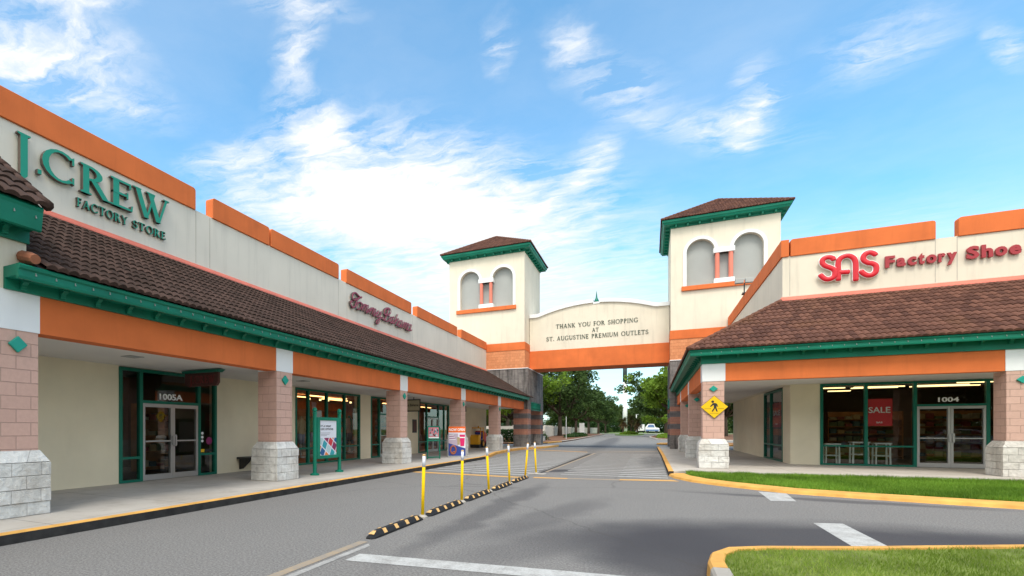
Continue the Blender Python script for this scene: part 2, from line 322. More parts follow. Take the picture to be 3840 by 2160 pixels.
def glyph(c):
    if c == 'I': return stem(.07), .31
    if c == 'J': return stem(.30, -.22, 1, sb=0) + arc(.12, -.22, .35, .20, -100, 0, T, .1), .55
    if c == 'C': return arc(.5, .5, .5, .52, 48, 312) + [[(.80, .70), (.86, .70), (.86, .98), (.80, .93)], [(.80, .08), (.86, .04), (.86, .28), (.80, .28)]], .92
    if c == 'G': return arc(.5, .5, .5, .52, 48, 300) + [[(.80, .70), (.86, .70), (.86, .98), (.80, .93)]] + stem(.70, .02, .42, sb=0), .98
    if c == 'O': return arc(.5, .5, .5, .52, 0, 360, n=28), 1.0
    if c == 'R': return stem(.07) + arc(.24, .745, .38, .255, -90, 90) + dg(.62, 0, .28, .52, .19) + sf(.78, 0), .86
    if c == 'P': return stem(.07) + arc(.24, .72, .38, .28, -90, 90), .66
    if c == 'K': return stem(.07) + dg(.62, 0, .26, .5, .19) + dg(.24, .42, .60, 1, .09) + sf(.65, .955) + sf(.74, 0), .86
    if c == 'E': return stem(.07) + hb(.07, .58, .925) + hb(.07, .50, .47) + hb(.07, .62, 0) + [[(.53, .80), (.58, .80), (.58, 1), (.53, 1)], [(.57, 0), (.62, 0), (.64, .22), (.59, .2)], [(.45, .40), (.50, .40), (.50, .62), (.45, .62)]], .68
    if c == 'F': return stem(.07) + hb(.07, .56, .925) + hb(.07, .48, .47) + [[(.51, .80), (.56, .80), (.56, 1), (.51, 1)], [(.43, .40), (.48, .40), (.48, .62), (.43, .62)]], .60
    if c == 'L': return stem(.07) + hb(.07, .58, 0) + [[(.53, 0), (.58, 0), (.60, .22), (.55, .2)]], .62
    if c == 'T': return stem(.33, st=0) + hb(0, .83, .925) + [[(0, .78), (.05, .80), (.05, 1), (0, 1)], [(.78, .80), (.83, .78), (.83, 1), (.78, 1)]], .84
    if c == 'A': return dg(.02, 0, .42, 1, .09) + dg(.66, 0, .36, 1, .19) + hb(.2, .68, .3) + sf(.06, 0) + sf(.76, 0), .92
    if c == 'N': return dg(.09, 0, .09, 1, .08) + dg(.66, 0, .06, 1, .18) + dg(.76, 0, .76, 1, .08) + sf(.13, 0) + sf(.80, .955), .92
    if c == 'M': return dg(.05, 0, .10, 1, .08) + dg(.44, 0, .12, 1, .17) + dg(.48, 0, .84, 1, .08) + dg(.92, 0, .84, 1, .17) + sf(.09, 0) + sf(1.0, 0), 1.14
    if c == 'Y': return stem(.34, 0, .48, st=0) + dg(.34, .42, .0, 1, .17) + dg(.40, .42, .74, 1, .08) + sf(.08, .955) + sf(.78, .955), .88
    if c == 'W': return dg(.30, 0, .0, 1, .17) + dg(.36, 0, .62, 1, .07) + dg(.72, 0, .42, 1, .17) + dg(.78, 0, 1.06, 1, .08) + sf(.06, .955, .28) + sf(.52, .955, .28) + sf(1.1, .955), 1.22
    if c == 'H': return stem(.07) + stem(.62) + hb(.2, .66, .47), .86
    if c == 'U': return stem(.07, .33, 1, sb=0) + arc(.435, .35, .365, .37, 180, 360, T, .09) + dg(.72, .33, .72, 1, .08) + sf(.76, .955), .88
    if c == 'S': return arc(.32, .73, .29, .27, 30, 262, .14, .08) + arc(.32, .28, .32, .28, -150, 86, .15, .08) + [[(.50, .72), (.56, .72), (.56, .95), (.50, .93)], [(.02, .08), (.08, .06), (.08, .32), (.02, .32)]], .66
    if c == '.': return [[(.05, 0), (.23, 0), (.23, .17), (.05, .17)]], .28
    return [], .45
def glyph_mesh(mb, c, fr, a0, z0, sx, sz, o0, o1, mi=0, side=None):
    g, w = glyph(c)
    for i, poly in enumerate(g):
        off = .0012*i
        n = len(poly); fs = [tuple(range(n))[::-1], tuple(range(n, 2*n))]
        vs = [fr(a0+u*sx, z0+v*sz, o0) for u, v in poly] + [fr(a0+u*sx, z0+v*sz, o1+off) for u, v in poly]
        if c == 'O' or n > 12:   # bands: quads so that concave shapes fill well
            h = n//2; fs = []
            for k in range(h-1): fs += [(k, k+1, n-2-k, n-1-k)[::-1], (n+k, n+k+1, 2*n-2-k, 2*n-1-k)]
        mb.add(vs, fs, mi)
        mb.add(vs, [(k, (k+1) % n, (k+1) % n+n, k+n) for k in range(n)], mi if side is None else side)
    return w
def serif_word(sign, txt, fr, a0, a1, z0, h, depth, mats, name='letter', side=None, gap=.14):
    ws = [glyph(c)[1] for c in txt]; tot = sum(ws)+gap*(len(txt)-1); s = (a1-a0)/tot; x = a0
    for c, w in zip(txt, ws):
        if c != ' ':
            mb = MB(); glyph_mesh(mb, c, fr, x, z0, s, h, 0.012, depth, 0, side); mb.build(name, mats, sign, fix=True)
        x += (w+gap)*s
# ------------------------------------------------------------------ tiled roof
def tile_roof(P0, P1, T0, T1, rows, mat, parent, pitch=.165, amp=.022, step=.03, nseg=6):
    P0, P1, T0, T1 = map(Vector, (P0, P1, T0, T1)); e = (P1-P0); Ln = e.length; e.normalize()
    up = (T0-P0) - e*((T0-P0).dot(e)); H = up.length; up.normalize(); n = e.cross(up).normalized()
    if n.z < 0: n = -n
    u0T = (T0-P0).dot(e); u1T = (T1-P0).dot(e); mb = MB(); mb.uv = []
    W = lambda u: amp*(abs(math.sin(math.pi*u/pitch))**.8)*2
    for r in range(rows):
        v0, v1 = r*H/rows, (r+1)*H/rows+.02; va0 = v0-.025
        lo = lambda v: u0T*min(v/H, 1); hi = lambda v: Ln+(u1T-Ln)*min(v/H, 1)
        sh = (r % 2)*pitch*.0
        ua, ub = min(lo(v0), lo(v1)), max(hi(v0), hi(v1)); k0 = math.floor(ua/pitch*nseg); k1 = math.ceil(ub/pitch*nseg)
        row = []
        for k in range(k0, k1+1):
            u = k*pitch/nseg
            ul = min(max(u, lo(v0)), hi(v0)); uu = min(max(u, lo(v1)), hi(v1)); jit = .004*math.sin((k//nseg)*12.9+r*7.7)
            w = W(u+sh)+jit
            a = P0+e*ul+up*va0+n*(w+step-.004); b = P0+e*uu+up*v1+n*(w*.85); c = P0+e*ul+up*va0+n*(w*.3-.012)
            row.append((a, b, c, ul, uu))
        base = len(mb.v)
        for a, b, c, _, _ in row: mb.v += [tuple(a), tuple(b), tuple(c)]
        for i in range(len(row)-1):
            if abs(row[i][3]-row[i+1][3]) < 1e-6 and abs(row[i][4]-row[i+1][4]) < 1e-6: continue
            q = base+i*3; uc = (k0+i+.5)/nseg
            for f in ((q, q+3, q+4, q+1), (q+2, q+5, q+3, q)):
                mb.f.append(f); mb.mi.append(0); mb.uv.append([(uc, r+.5)]*4)
    return mb.build('roof', mat, parent, smooth=False, fix=False)
def hip_caps(p, q, parent, mat, r=.085, ln=.36, name='hip_tiles'):
    p, q = Vector(p), Vector(q); d = (q-p); n = max(1, int(d.length/ln)); mb = MB()
    for i in range(n):
        a = p+d*(i/n); b = p+d*((i+1.12)/n); mb.tube([a, b], [r*1.15, r*.85], 8)
    return mb.build(name, mat, parent, smooth=True)
# ------------------------------------------------------------------ ground
def sheet(name, pts, z, mat, kind='structure'):
    mb = MB(); mb.add([(x, y, z) for x, y in pts], [tuple(range(len(pts)))]); o = mb.build(name, mat); o['kind'] = kind
    for p in o.data.polygons:
        if p.normal.z < 0: p.flip()
    return o
def slab(name, pts, z0, z1, mat):
    mb = MB(); mb.prism(pts, 'z', z0, z1); o = mb.build(name, mat); o['kind'] = 'structure'; return o
sheet('ground', [(-2500, -2500), (2500, -2500), (2500, 2500), (-2500, 2500)], -.02, M['field'])
sheet('road', [(-40, -45), (60, -45), (60, 60), (20, 78), (12, 176), (-20, 176), (-26, 60), (-40, 52)], 0, M['asphalt'])
def kerb(name, path, w, z0, z1, side_mat, top_mat, strip=None):
    """kerb along a path, outer face on the right of travel"""
    mb = MB(); mb.sweep([(0, z0), (0.0, z1-.02), (-.02, z1), (-w, z1), (-w, z0)], path, mi=0)
    for i, f in enumerate(mb.f):
        zs = [mb.v[k][2] for k in f]
        if min(zs) > z1-.03: mb.mi[i] = 1
    o = mb.build(name, [side_mat, top_mat]); o['kind'] = 'structure'; return o
LK = [(-7.21, -8), (-7.21, 24.5), (-7.5, 26.5), (-8.0, 29.5), (-8.22, 34.0), (-8.1, 37.5), (-7.2, 40.2), (-6.95, 43.5), (-6.95, 45.2)]
kerb('kerb', LK[:2], .10, 0, .15, M['kerbblack'], M['kerbyellow'])
kerb('kerb', LK[1:], .16, 0, .148, M['kerbyellow'], M['kerbyellow'])
slab('pavement', [(x-.1, y) for x, y in LK] + [(-16, 45.2), (-16, 39.5), (-11.6, 39.4), (-11.6, -8)], 0, .146, M['concrete'])
RK = [(.42, 43.5), (.50, 30), (.50, 18.2)]; RK2 = [(.50, 18.2), (.62, 17.3), (1.0, 16.3), (1.58, 15.5), (2.77, 14.35), (4.16, 13.85), (6, 13.4), (9, 13.1), (20, 12.8)]
kerb('kerb', RK[::-1][::-1], .14, 0, .15, M['kerbblack'], M['kerbyellow'])
mb = MB(); mb.sweep([(0, 0), (-.03, .06), (-.10, .085), (-.42, .10), (-.46, .02), (-.46, 0)], RK2)
structure(mb.build('kerb', M['kerbyellow']))
slab('pavement', [(.36+.2, 43.5), (.64, 30), (.64, 18.1), (1.05, 18.75), (20, 19.9), (20, 24), (4.69, 24), (4.69, 45), (.56, 45)], 0, .147, M['concrete'])
IK = [(.50, 1.5), (.50, 6.0), (.56, 6.4), (.75, 6.78), (1.1, 7.02), (2.1, 7.5), (4.0, 8.55), (8, 10.8), (16, 15*.8)]
mb = MB(); mb.sweep([(0, 0), (0, .12), (.02, .15), (.13, .16), (.15, .02), (.15, 0)], [(x, y) for x, y in IK])
# outer face is on the left of travel here: mirror by reversing the path
mb = MB(); mb.sweep([(0, 0), (-.01, .12), (-.03, .148), (-.15, .152), (-.16, 0)], IK[:0:-1]+[(.5, 5.72)])
structure(mb.build('kerb', M['kerbyellow']))
def inset(path, d):
    mb_ = MB(); mb_.sweep([(d, 0), (d, 1)], path); return [(p[0], p[1]) for p in mb_.v[::2]]
mb = MB(); mb.sweep([(0, 0), (-.01, .12), (-.03, .147), (-.16, .15), (-.17, 0)], [(.5, 5.715), (.5, 1.5)]); structure(mb.build('kerb', M['kerbgrey']))
isl = inset(IK[::-1], -.15); sheet('grass_bed', isl + [(16, 1.5)], .13, M['turf2'])
ver = inset(RK2, -.44); VER = ver + [(20, 19.9), (1.05, 18.75)]
VER = [p for p in VER]; sheet('grass_bed', VER, .09, M['turf'])
def inside(p, poly):
    c = False; n = len(poly)
    for i in range(n):
        a, b = poly[i], poly[i-1]
        if (a[1] > p[1]) != (b[1] > p[1]) and p[0] < (b[0]-a[0])*(p[1]-a[1])/(b[1]-a[1])+a[0]: c = not c
    return c
def grass(name, poly, box_, n, h0, h1, w, z, mat, bias=None):
    rnd = random.Random(3); vs = []; fs = []
    while len(fs) < n:
        x = rnd.uniform(box_[0], box_[1]); y = rnd.uniform(box_[2], box_[3])
        if bias and rnd.random() > bias(x, y): continue
        if not inside((x, y), poly): continue
        k = noise.noise((x*2.2, y*2.2, 0))
        if noise.noise((x*1.3+9, y*1.3, 4)) > .22 and rnd.random() < .6: continue
        h = rnd.uniform(h0, h1)*(1+.5*k); a = rnd.uniform(0, 6.28); dx, dy = math.cos(a)*w/2, math.sin(a)*w/2
        lx, ly = rnd.gauss(0, .45)*h, rnd.gauss(0, .45)*h; b = len(vs)
        vs += [(x-dx, y-dy, z), (x+dx, y+dy, z), (x+lx, y+ly, z+h)]; fs.append((b, b+1, b+2))
    mb_ = MB(); mb_.v = vs; mb_.f = fs; mb_.mi = [0]*len(fs); o = mb_.build(name, mat, fix=False); o['kind'] = 'stuff'; return o
tag(grass('grass', isl+[(16, 1.5)], (.6, 9, 3.2, 11), 85000, .025, .055, .007, .13, M['blade2'], lambda x, y: min(1, 7/(x*x+y*y)**.5)), 'dry patchy lawn in the kerbed island at the lower right', 'grass')
tag(grass('grass', VER, (1, 17, 13, 19.9), 110000, .05, .10, .012, .09, M['blade'], lambda x, y: min(1, 16/(x*x+y*y)**.5)), 'bright green lawn strip in front of the shoe store', 'grass')
# road markings
def mark(pts, mat, z=.004): return sheet('road_marking', pts, z, mat)
mark([(-3.03, 4.86), (.6, 5.36), (.6, 5.68), (-3.03, 5.20)], M['lineW'])
mark([(-3.42, 0), (-3.30, 0), (-3.26, 5.8), (-3.38, 5.8)], M['lineYf'])
mark([(-3.28, 0), (-3.18, 0), (-3.12, 5.6), (-3.2, 5.7)], M['lineWd'], .0042)
mark([(-7.2, 15.85), (-3.45, 15.45), (-3.45, 15.75), (-7.2, 16.2)], M['lineY'])
mark([(-3.15, 15.6), (-2.2, 15.72), (-2.2, 16.0), (-3.15, 15.9)], M['lineY'])
mark([(-2.2, 15.72), (-.8, 15.95), (-.8, 16.25), (-2.2, 16.0)], M['lineYf'])
mark([(-.8, 16.0), (.72, 16.35), (.55, 16.75), (-.8, 16.3)], M['lineY'])
mark([(-8.1, 37.2), (-3.6, 34.6), (-3.6, 35.0), (-8.1, 37.8)], M['lineY'])
mark([(-3.1, 34.9), (.42, 37.6), (.42, 38.3), (-3.1, 35.3)], M['lineYf'])
for i in range(22):
    y = 16.5+i*.82
    mark([(-7.12, y+.50), (-3.45, y-.10), (-3.45, y+.12), (-7.12, y+.72)], M['lineWf'])
for i in range(21):
    y = 17.2+i*.80
    mark([(-2.6, y), (-.9, y), (-.9, y+.22), (-2.6, y+.22)], M['lineWd']); mark([(-.9, y), (.46, y+.02), (.46, y+.24), (-.9, y+.22)], M['lineWf'])
mark([(2.23, 8.15), (2.63, 8.4), (2.64, 10.15), (2.25, 10.02)], M['lineW']); mark([(2.18, 12.75), (2.62, 12.86), (2.74, 14.35), (2.24, 14.5)], M['lineW'])
mark([(-3.30, 16.9), (-3.24, 16.9), (-3.1, 32.5), (-3.3, 32.5)], M['kerbblack'], .006)
mark([(-3.24, 18), (-3.13, 18), (-2.95, 33.5), (-3.1, 33.5)], M['lineYf'], .0035)
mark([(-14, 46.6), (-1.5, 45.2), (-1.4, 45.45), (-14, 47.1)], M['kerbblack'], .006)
mark([(-3.6, 16.85), (-3.05, 16.85), (-3.05, 17.35), (-3.6, 17.35)], M['kerbgrey'], .008)
# far beds
BL = [(-12.5, 50.5), (-10.2, 51.5), (-9.4, 54), (-8.9, 60), (-9.0, 72), (-10.2, 110), (-11.6, 156), (-14, 172)]
slab('mulch_bed', BL[::1] + [(-60, 172), (-60, 50.5)], -.01, .12, M['mulch'])
kerb('kerb', BL[:4], .25, 0, .15, M['kerbyellow'], M['kerbyellow']); kerb('kerb', BL[3:], .25, 0, .15, M['kerbgrey'], M['kerbgrey'])
BR = [(3, 165), (.4, 125), (-.3, 100), (-.1, 94), (.8, 80), (3, 75), (30, 73)]
slab('mulch_bed', [(x+.1, y) for x, y in BR] + [(30, 165)], -.01, .12, M['mulch']); kerb('kerb', BR, .25, 0, .15, M['kerbgrey'], M['kerbgrey'])
BR2 = [(9, 60), (.9, 57), (.5, 54.8), (1.6, 53), (9, 52)]; slab('mulch_bed', BR2, -.01, .1, M['mulch']); kerb('kerb', BR2, .2, 0, .14, M['kerbyellow'], M['kerbyellow'])
el = [(-5+3.4*math.cos(a*math.pi/16), 150+22*math.sin(a*math.pi/16)) for a in range(32)]
slab('grass_island', el, -.01, .12, M['field'])
sheet('path', [(-60, 190), (60, 200), (60, 216), (-60, 206)], .0, M['kerbgrey'])
# ------------------------------------------------------------------ shared architecture
def column(parent, x0, x1, y0, y1, ztop, face, zm, mirror=False):
    sh = MB(); sh.box(x0, x1, y0, y1, 1.13, ztop); s = sh.build('column', M['pink'], parent)
    b = MB(); rnd = random.Random(int(x0*10+y0*7)); e = .12
    for r in range(4):
        z0, z1 = .147+r*.2, .147+(r+1)*.2-.003
        b.box(x0-e+rnd.uniform(-.012, .008), x1+e+rnd.uniform(-.008, .012), y0-e+rnd.uniform(-.012, .008), y1+e+rnd.uniform(-.008, .012), z0, z1)
    z0, z1 = .95, 1.128
    b.add([(x0-e, y0-e, z0), (x1+e, y0-e, z0), (x1+e, y1+e, z0), (x0-e, y1+e, z0), (x0-.02, y0-.02, z1), (x1+.02, y0-.02, z1), (x1+.02, y1+.02, z1), (x0-.02, y1+.02, z1)],
          [(0,3,2,1),(4,5,6,7),(0,1,5,4),(1,2,6,5),(2,3,7,6),(3,0,4,7)])
    b.build('base', M['split'], s, bevel=.006)
    m = MB(); r_ = .125; cy, cx = (y0+y1)/2, (x0+x1)/2
    if face == 'x': m.prism([(cy-r_*1.05, zm), (cy, zm-r_), (cy+r_*1.05, zm), (cy, zm+r_)], 'x', x1+.002, x1+.05)
    else: m.prism([(cx-r_, zm), (cx, zm-r_*.85), (cx+r_, zm), (cx, zm+r_*.85)], 'y', y0-.002, y0-.05)
    m.build('medallion', M['teal'], s, bevel=.008); return s
def corbel_mb(h=.125, d=.12, w=.075):
    c = MB(); c.prism([(0, 0), (0, -h), (.03, -h), (.05, -h*.8), (.055, -h*.55), (d*.85, -h*.35), (d, -h*.25), (d, 0)], 'x', -w/2, w/2); c.box(-w*.7, w*.7, 0, d+.012, -.025, .0)
    c.box(-w*.55, w*.55, .003, .045, -h-.015, -h+.012); return c
def hook_mb():
    c = MB(); c.box(-.004, .004, 0, .012, -.02, .02); c.box(-.008, .008, .012, .02, -.022, -.004); return c
EAVE = lambda zb, fb: [(0, zb), (.05, zb), (.05, fb+.05), (.32, fb+.05), (.35, fb), (.38, fb+.005), (.39, fb+.04), (.39, fb+.13), (.42, fb+.15), (.43, fb+.19), (.40, fb+.215), (0, fb+.215)]
def wallbox(fr, a0, a1, o0, o1, z0, z1, mb=None, mi=0):
    p = fr(a0, z0, o0); q = fr(a1, z1, o1); mb = mb or MB(); mb.box(p[0], q[0], p[1], q[1], z0, z1, mi); return mb
def storefront(parent, fr, a0, a1, z1, verts, rails, doors, transom=None, fw=.09):
    """verts: mullion centres; rails: (a0,a1,z); doors: (a0,am,a1,top)"""
    z0 = .15; f = MB(); dd = (-.10, .02)
    B = lambda x0, x1, y0, y1, o=dd: wallbox(fr, x0, x1, o[0], o[1], y0, y1, f)
    B(a0, a0+fw, z0, z1); B(a1-fw, a1, z0, z1); B(a0+fw, a1-fw, z1-.07, z1)
    xs = [a0+fw] + [v for v in verts] + [a1-fw]
    for v in verts: B(v-fw/2, v+fw/2, z0, z1-.07)
    cells = [(a0+fw if i == 0 else xs[i]+fw/2, a1-fw if i == len(xs)-2 else xs[i+1]-fw/2) for i in range(len(xs)-1)]
    win = None; panes = []; dcells = []
    for c in cells:
        dr = [d for d in doors if c[0]-.02 <= d[0] and d[2] <= c[1]+.02]
        if dr: B(c[0], c[1], dr[0][3]+.0, dr[0][3]+.07); panes.append((c[0], c[1], dr[0][3]+.07, z1-.07)); dcells.append((c, dr[0])); continue
        B(c[0], c[1], z0, z0+.06); zr = [r for r in rails if r[0] <= c[0]+.05 and r[1] >= c[1]-.05]
        if zr: B(c[0], c[1], zr[0][2]-.03, zr[0][2]+.03); panes += [(c[0], c[1], z0+.06, zr[0][2]-.03), (c[0], c[1], zr[0][2]+.03, z1-.07)]
        else: panes.append((c[0], c[1], z0+.06, z1-.07))
    w = f.build('window', M['greenmetal'], parent)
    for p in panes: wallbox(fr, p[0], p[1], -.045, -.035, p[2], p[3]).build('pane', M['glass'], w)
    for (c, d) in dcells:
        am = d[1]; e = .065
        for s0, s1, hs in ((c[0]+.004, am-.004, 1), (am+.004, c[1]-.004, -1)):
            g = MB(); zt = d[3]-.004
            for q in ((s0, s0+e, z0+.01, zt), (s1-e, s1, z0+.01, zt), (s0+e, s1-e, z0+.01, z0+.15), (s0+e, s1-e, zt-.09, zt)): wallbox(fr, q[0], q[1], -.075, .012, q[2], q[3], g)
            wallbox(fr, s0+e, s1-e, -.02, .03, z0+.98, z0+1.015, g)
            do = g.build('door', M['silver'], parent)
            wallbox(fr, s0+e, s1-e, -.045, -.038, z0+.15, zt-.09).build('pane', M['glass'], do)
            ha = s1-e/2 if hs == 1 else s0+e/2; hh = MB(); wallbox(fr, ha-.035+.02*hs*-1, ha+.035-.02*hs, .012, .05, z0+.86, z0+1.16, hh)
            wallbox(fr, ha-.02, ha+.02, .012, .09, z0+.90, z0+.94, hh); wallbox(fr, ha-.02, ha+.02, .012, .09, z0+1.08, z0+1.12, hh); wallbox(fr, ha-.025, ha+.025, .075, .10, z0+.88, z0+1.14, hh)
            hh.build('handle', M['silver'], do)
    return w
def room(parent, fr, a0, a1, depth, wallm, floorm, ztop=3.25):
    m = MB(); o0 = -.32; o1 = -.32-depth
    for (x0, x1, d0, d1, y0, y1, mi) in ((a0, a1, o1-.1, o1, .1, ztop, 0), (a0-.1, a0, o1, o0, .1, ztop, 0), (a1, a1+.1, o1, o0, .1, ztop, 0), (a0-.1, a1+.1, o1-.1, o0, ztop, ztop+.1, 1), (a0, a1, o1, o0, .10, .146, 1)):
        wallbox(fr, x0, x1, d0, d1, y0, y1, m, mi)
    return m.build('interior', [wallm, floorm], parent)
def strips(parent, fr, lst, mat):
    for (x0, x1, d0, d1, z) in lst: wallbox(fr, x0, x1, -d0, -d1, z, z+.04).build('ceiling_light', mat, parent)
# ------------------------------------------------------------------ left building
XB = -8.49; XW = -11.38
bl = thing('outlet_building', 'long outlet building on the left with dark tile canopy and green lettering above', 'building', (XW, 20, 0))
frL = frame('left', XW)
for a, b_ in ((-2, 8.11), (11.21, 14.94), (19.53, 20.50), (24.1, 25.82), (30.62, 38.85)): w = MB(); w.box(XW-.28, XW, a, b_, .1, 2.975); w.build('wall', M['tan'], bl)
pw = MB(); pw.box(XW-.28, XW, -2, 38.86, 2.975, 7.57); pw.build('parapet_wall', M['parapet'], bl); pw = MB(); pw.box(XW-20, XW-.28, 38.5, 38.8, .1, 7.2); pw.build('end_wall', M['parapet'], bl)
fl_ = MB(); fl_.box(XW-22, XW-.28, -2, 38.4, 6.9, 7.1); fl_.build('flat_roof', M['recess'], bl)
for y in (10.44, 10.95, 17.78, 25.1): j = MB(); j.box(XW, XW+.004, y-.008, y+.008, 6.1, 7.55); j.build('joint', M['kerbgrey'], bl)
def block(parent, fr, a0, a1, z0, z1, o0=-.24, o1=.05, r=.07):
    m = MB(); poly = [(a0, z0), (a1, z0), (a1, z1-r), (a1-r*.3, z1-r*.3), (a1-r, z1), (a0+r, z1), (a0+r*.3, z1-r*.3), (a0, z1-r)]
    n = len(poly); vs = [fr(u, v, o0) for u, v in poly]+[fr(u, v, o1) for u, v in poly]
    m.add(vs, [tuple(range(n))[::-1], tuple(range(n, 2*n))]+[(i, (i+1) % n, (i+1) % n+n, i+n) for i in range(n)]); return m.build('parapet_block', M['orange'], parent, bevel=.01)
for a, b_ in ((-2, 10.40), (11.02, 13.50), (13.57, 17.75), (18.34, 24.84), (25.6, 32.05), (32.87, 38.80)): block(bl, frL, a, b_, 7.555, 8.15)
cl = MB(); cl.box(XW, XB-.02, 4.0, 38.86, 2.99, 3.06); cl.build('ceiling', M['soffit'], bl)
CY = [(4.10, 4.70), (10.38, 11.01), (17.60, 18.22), (24.61, 25.24), (31.57, 32.18)]
for i, (a, b_) in enumerate(CY):
    column(bl, XB-.60, XB, a, b_, 2.93, 'x', 2.72)
    cp = MB(); cp.box(XB-.60, XB+.012, a-.02 if i else -2, b_+.02, 2.932, 3.51 if i else 3.511); cp.build('pilaster_cap', M['white'], bl)
ends = [4.70]+[q for p in CY[1:] for q in p]+[38.85]
for i in range(0, len(ends), 2):
    bm_ = MB(); bm_.box(XB-.32, XB, ends[i]+.021, ends[i+1]-.021, 2.932, 3.51); bm_.build('beam', M['orange'], bl)
ev = MB(); ev.sweep(EAVE(3.512, 3.62), [(XB, 4.22), (XB, 38.86)]); ev.build('eave', M['green'], bl)
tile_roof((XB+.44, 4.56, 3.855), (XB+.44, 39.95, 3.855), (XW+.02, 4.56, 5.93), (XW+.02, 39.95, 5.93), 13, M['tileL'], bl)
dk = MB(); dk.add([(XB+.40, 4.5, 3.825), (XB+.40, 38.86, 3.825), (XW+.02, 38.86, 5.90), (XW+.02, 4.5, 5.90)], [(0, 1, 2, 3)]); dk.add([(XB+.40, 4.5, 3.825), (XW+.02, 4.5, 5.90), (XW+.02, 4.5, 3.83)], [(0, 1, 2)]); dk.build('roof_deck', M['darkwood'], bl, fix=False)
fs_ = MB(); fs_.prism([(XW+.001, 5.90), (XW+.10, 5.93), (XW+.09, 5.97), (XW+.03, 6.06), (XW+.001, 6.06)], 'y', 4.5, 38.86)
fs_.v = [(u[0], u[1], u[2]) for u in fs_.v]; fs_.build('flashing', M['salmon'], bl)
cb = corbel_mb(); me = None
for i in range(58):
    y = 5.03+(i-1)*.581
    if me is None: o = cb.build('corbel', M['green'], bl); me = o.data
    else: o = link('corbel', me, bl)
    o.rotation_euler = (0, 0, R(-90)); o.location = Vector((XB+.05, y, 3.67))-bl.location
hk = hook_mb(); hme = None
for i in range(42):
    y = 4.45+i*.29
    if hme is None: o = hk.build('light_hook', M['recess'], bl); hme = o.data
    else: o = link('light_hook', hme, bl)
    o.rotation_euler = (0, 0, R(-90)); o.location = Vector((XB+.39, y, 3.72))-bl.location
storefront(bl, frL, 8.11, 11.21, 2.95, [8.71, 10.56], [(8.1, 8.7, .75), (10.6, 11.3, .75)], [(8.77, 9.66, 10.50, 2.11)])
storefront(bl, frL, 14.94, 19.53, 2.95, [15.75, 16.97, 18.28], [(14.9, 19.6, .75)], [])
storefront(bl, frL, 20.50, 24.1, 2.95, [21.35, 23.3], [(20, 21.4, .75), (23, 24.2, .75)], [(21.41, 22.3, 23.24, 2.13)])
storefront(bl, frL, 25.82, 30.62, 2.95, [27.05, 28.85, 29.8], [(25, 27.1, .75), (28.8, 31, .75)], [(27.12, 27.95, 28.79, 2.13)])
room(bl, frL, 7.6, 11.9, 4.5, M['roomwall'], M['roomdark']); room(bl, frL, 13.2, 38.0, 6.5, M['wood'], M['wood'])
strips(bl, frL, [(16.2, 17.0, 1.5, 1.58, 2.86), (17.9, 19.2, 1.5, 1.58, 2.86), (16.9, 17.9, 2.3, 2.38, 2.92), (20.6, 22.4, 2.6, 2.68, 2.95), (19.5, 22.0, 4.6, 4.75, 3.1), (23.5, 26.0, 4.6, 4.75, 3.1), (27.5, 30.0, 3.0, 3.1, 3.0), (32.5, 35.0, 3.0, 3.1, 3.0)], M['warmlamp'])
strips(bl, frL, [(8.6, 9.8, 3.4, 3.5, 2.95)], M['lamp'])
for y in (17.6, 18.4, 19.0, 20.9): wallbox(frL, y, y+.07, -1.3, -1.37, 2.68, 2.76).build('spot_light', M['lamp'], bl)
strips(bl, frL, [(27.0, 27.12, 1.0, 2.2, 3.05), (28.6, 28.72, 1.4, 2.6, 3.05)], M['lamp'])
for y, d in ((8.3, .9), (19.2, .5)): wallbox(frL, y, y+.05, -d, -d-.05, 2.75, 2.80).build('ceiling_light', M['lamp'], bl)
for x, y in ((-9.8, 7.3), (-9.9, 13.4), (-9.9, 21.0), (-9.9, 28.0)):
    v_ = MB(); v_.box(x-.16, x+.16, y-.16, y+.16, 2.975, 2.988); v_.build('ceiling_vent', M['recess'], bl)
dp = MB(); dp.box(XW, XW+.07, 4.9, 5.02, .15, 2.99); dp.build('downpipe', M['greenmetal'], bl)
# numerals on glass and stickers
nb = MB(); put_text(nb, '1005A', frL, 9.27, 10.0, 2.22, 2.38, -.03, -.01, .018); tag(nb.build('address_number', M['letterwhite']), 'white 1005A street number on the glass above the doors', 'number')
stk = MB()
for k in range(3): stk.lathe([(.045, 0), (.045, .004)], n=16); 
stk.v = [frL(10.70+(p[0]), 1.12+(i//32)*.11+p[1]*.9, -.03+p[2]) for i, p in enumerate(stk.v)]; tag(stk.build('sticker', M['letterwhite']), 'three small round white stickers in a column on the glass', 'sticker')
s2 = MB(); s2.lathe([(.11, 0), (.11, .004)], n=20); s2.v = [frL(10.95+p[0], 1.12+p[1], -.03+p[2]) for p in s2.v]; tag(s2.build('sticker', flat('purple', (.22, .01, .10))), 'round magenta sticker on the sidelight glass by the doors', 'sticker')
s3 = MB(); wallbox(frL, 10.62, 10.78, -.03, -.026, .80, .89, s3, 0); wallbox(frL, 10.80, 11.08, -.03, -.026, .81, .88, s3, 1); tag(s3.build('sticker', [M['signyellow'], M['dark']]), 'yellow and black alarm sticker low on the sidelight glass', 'sticker')
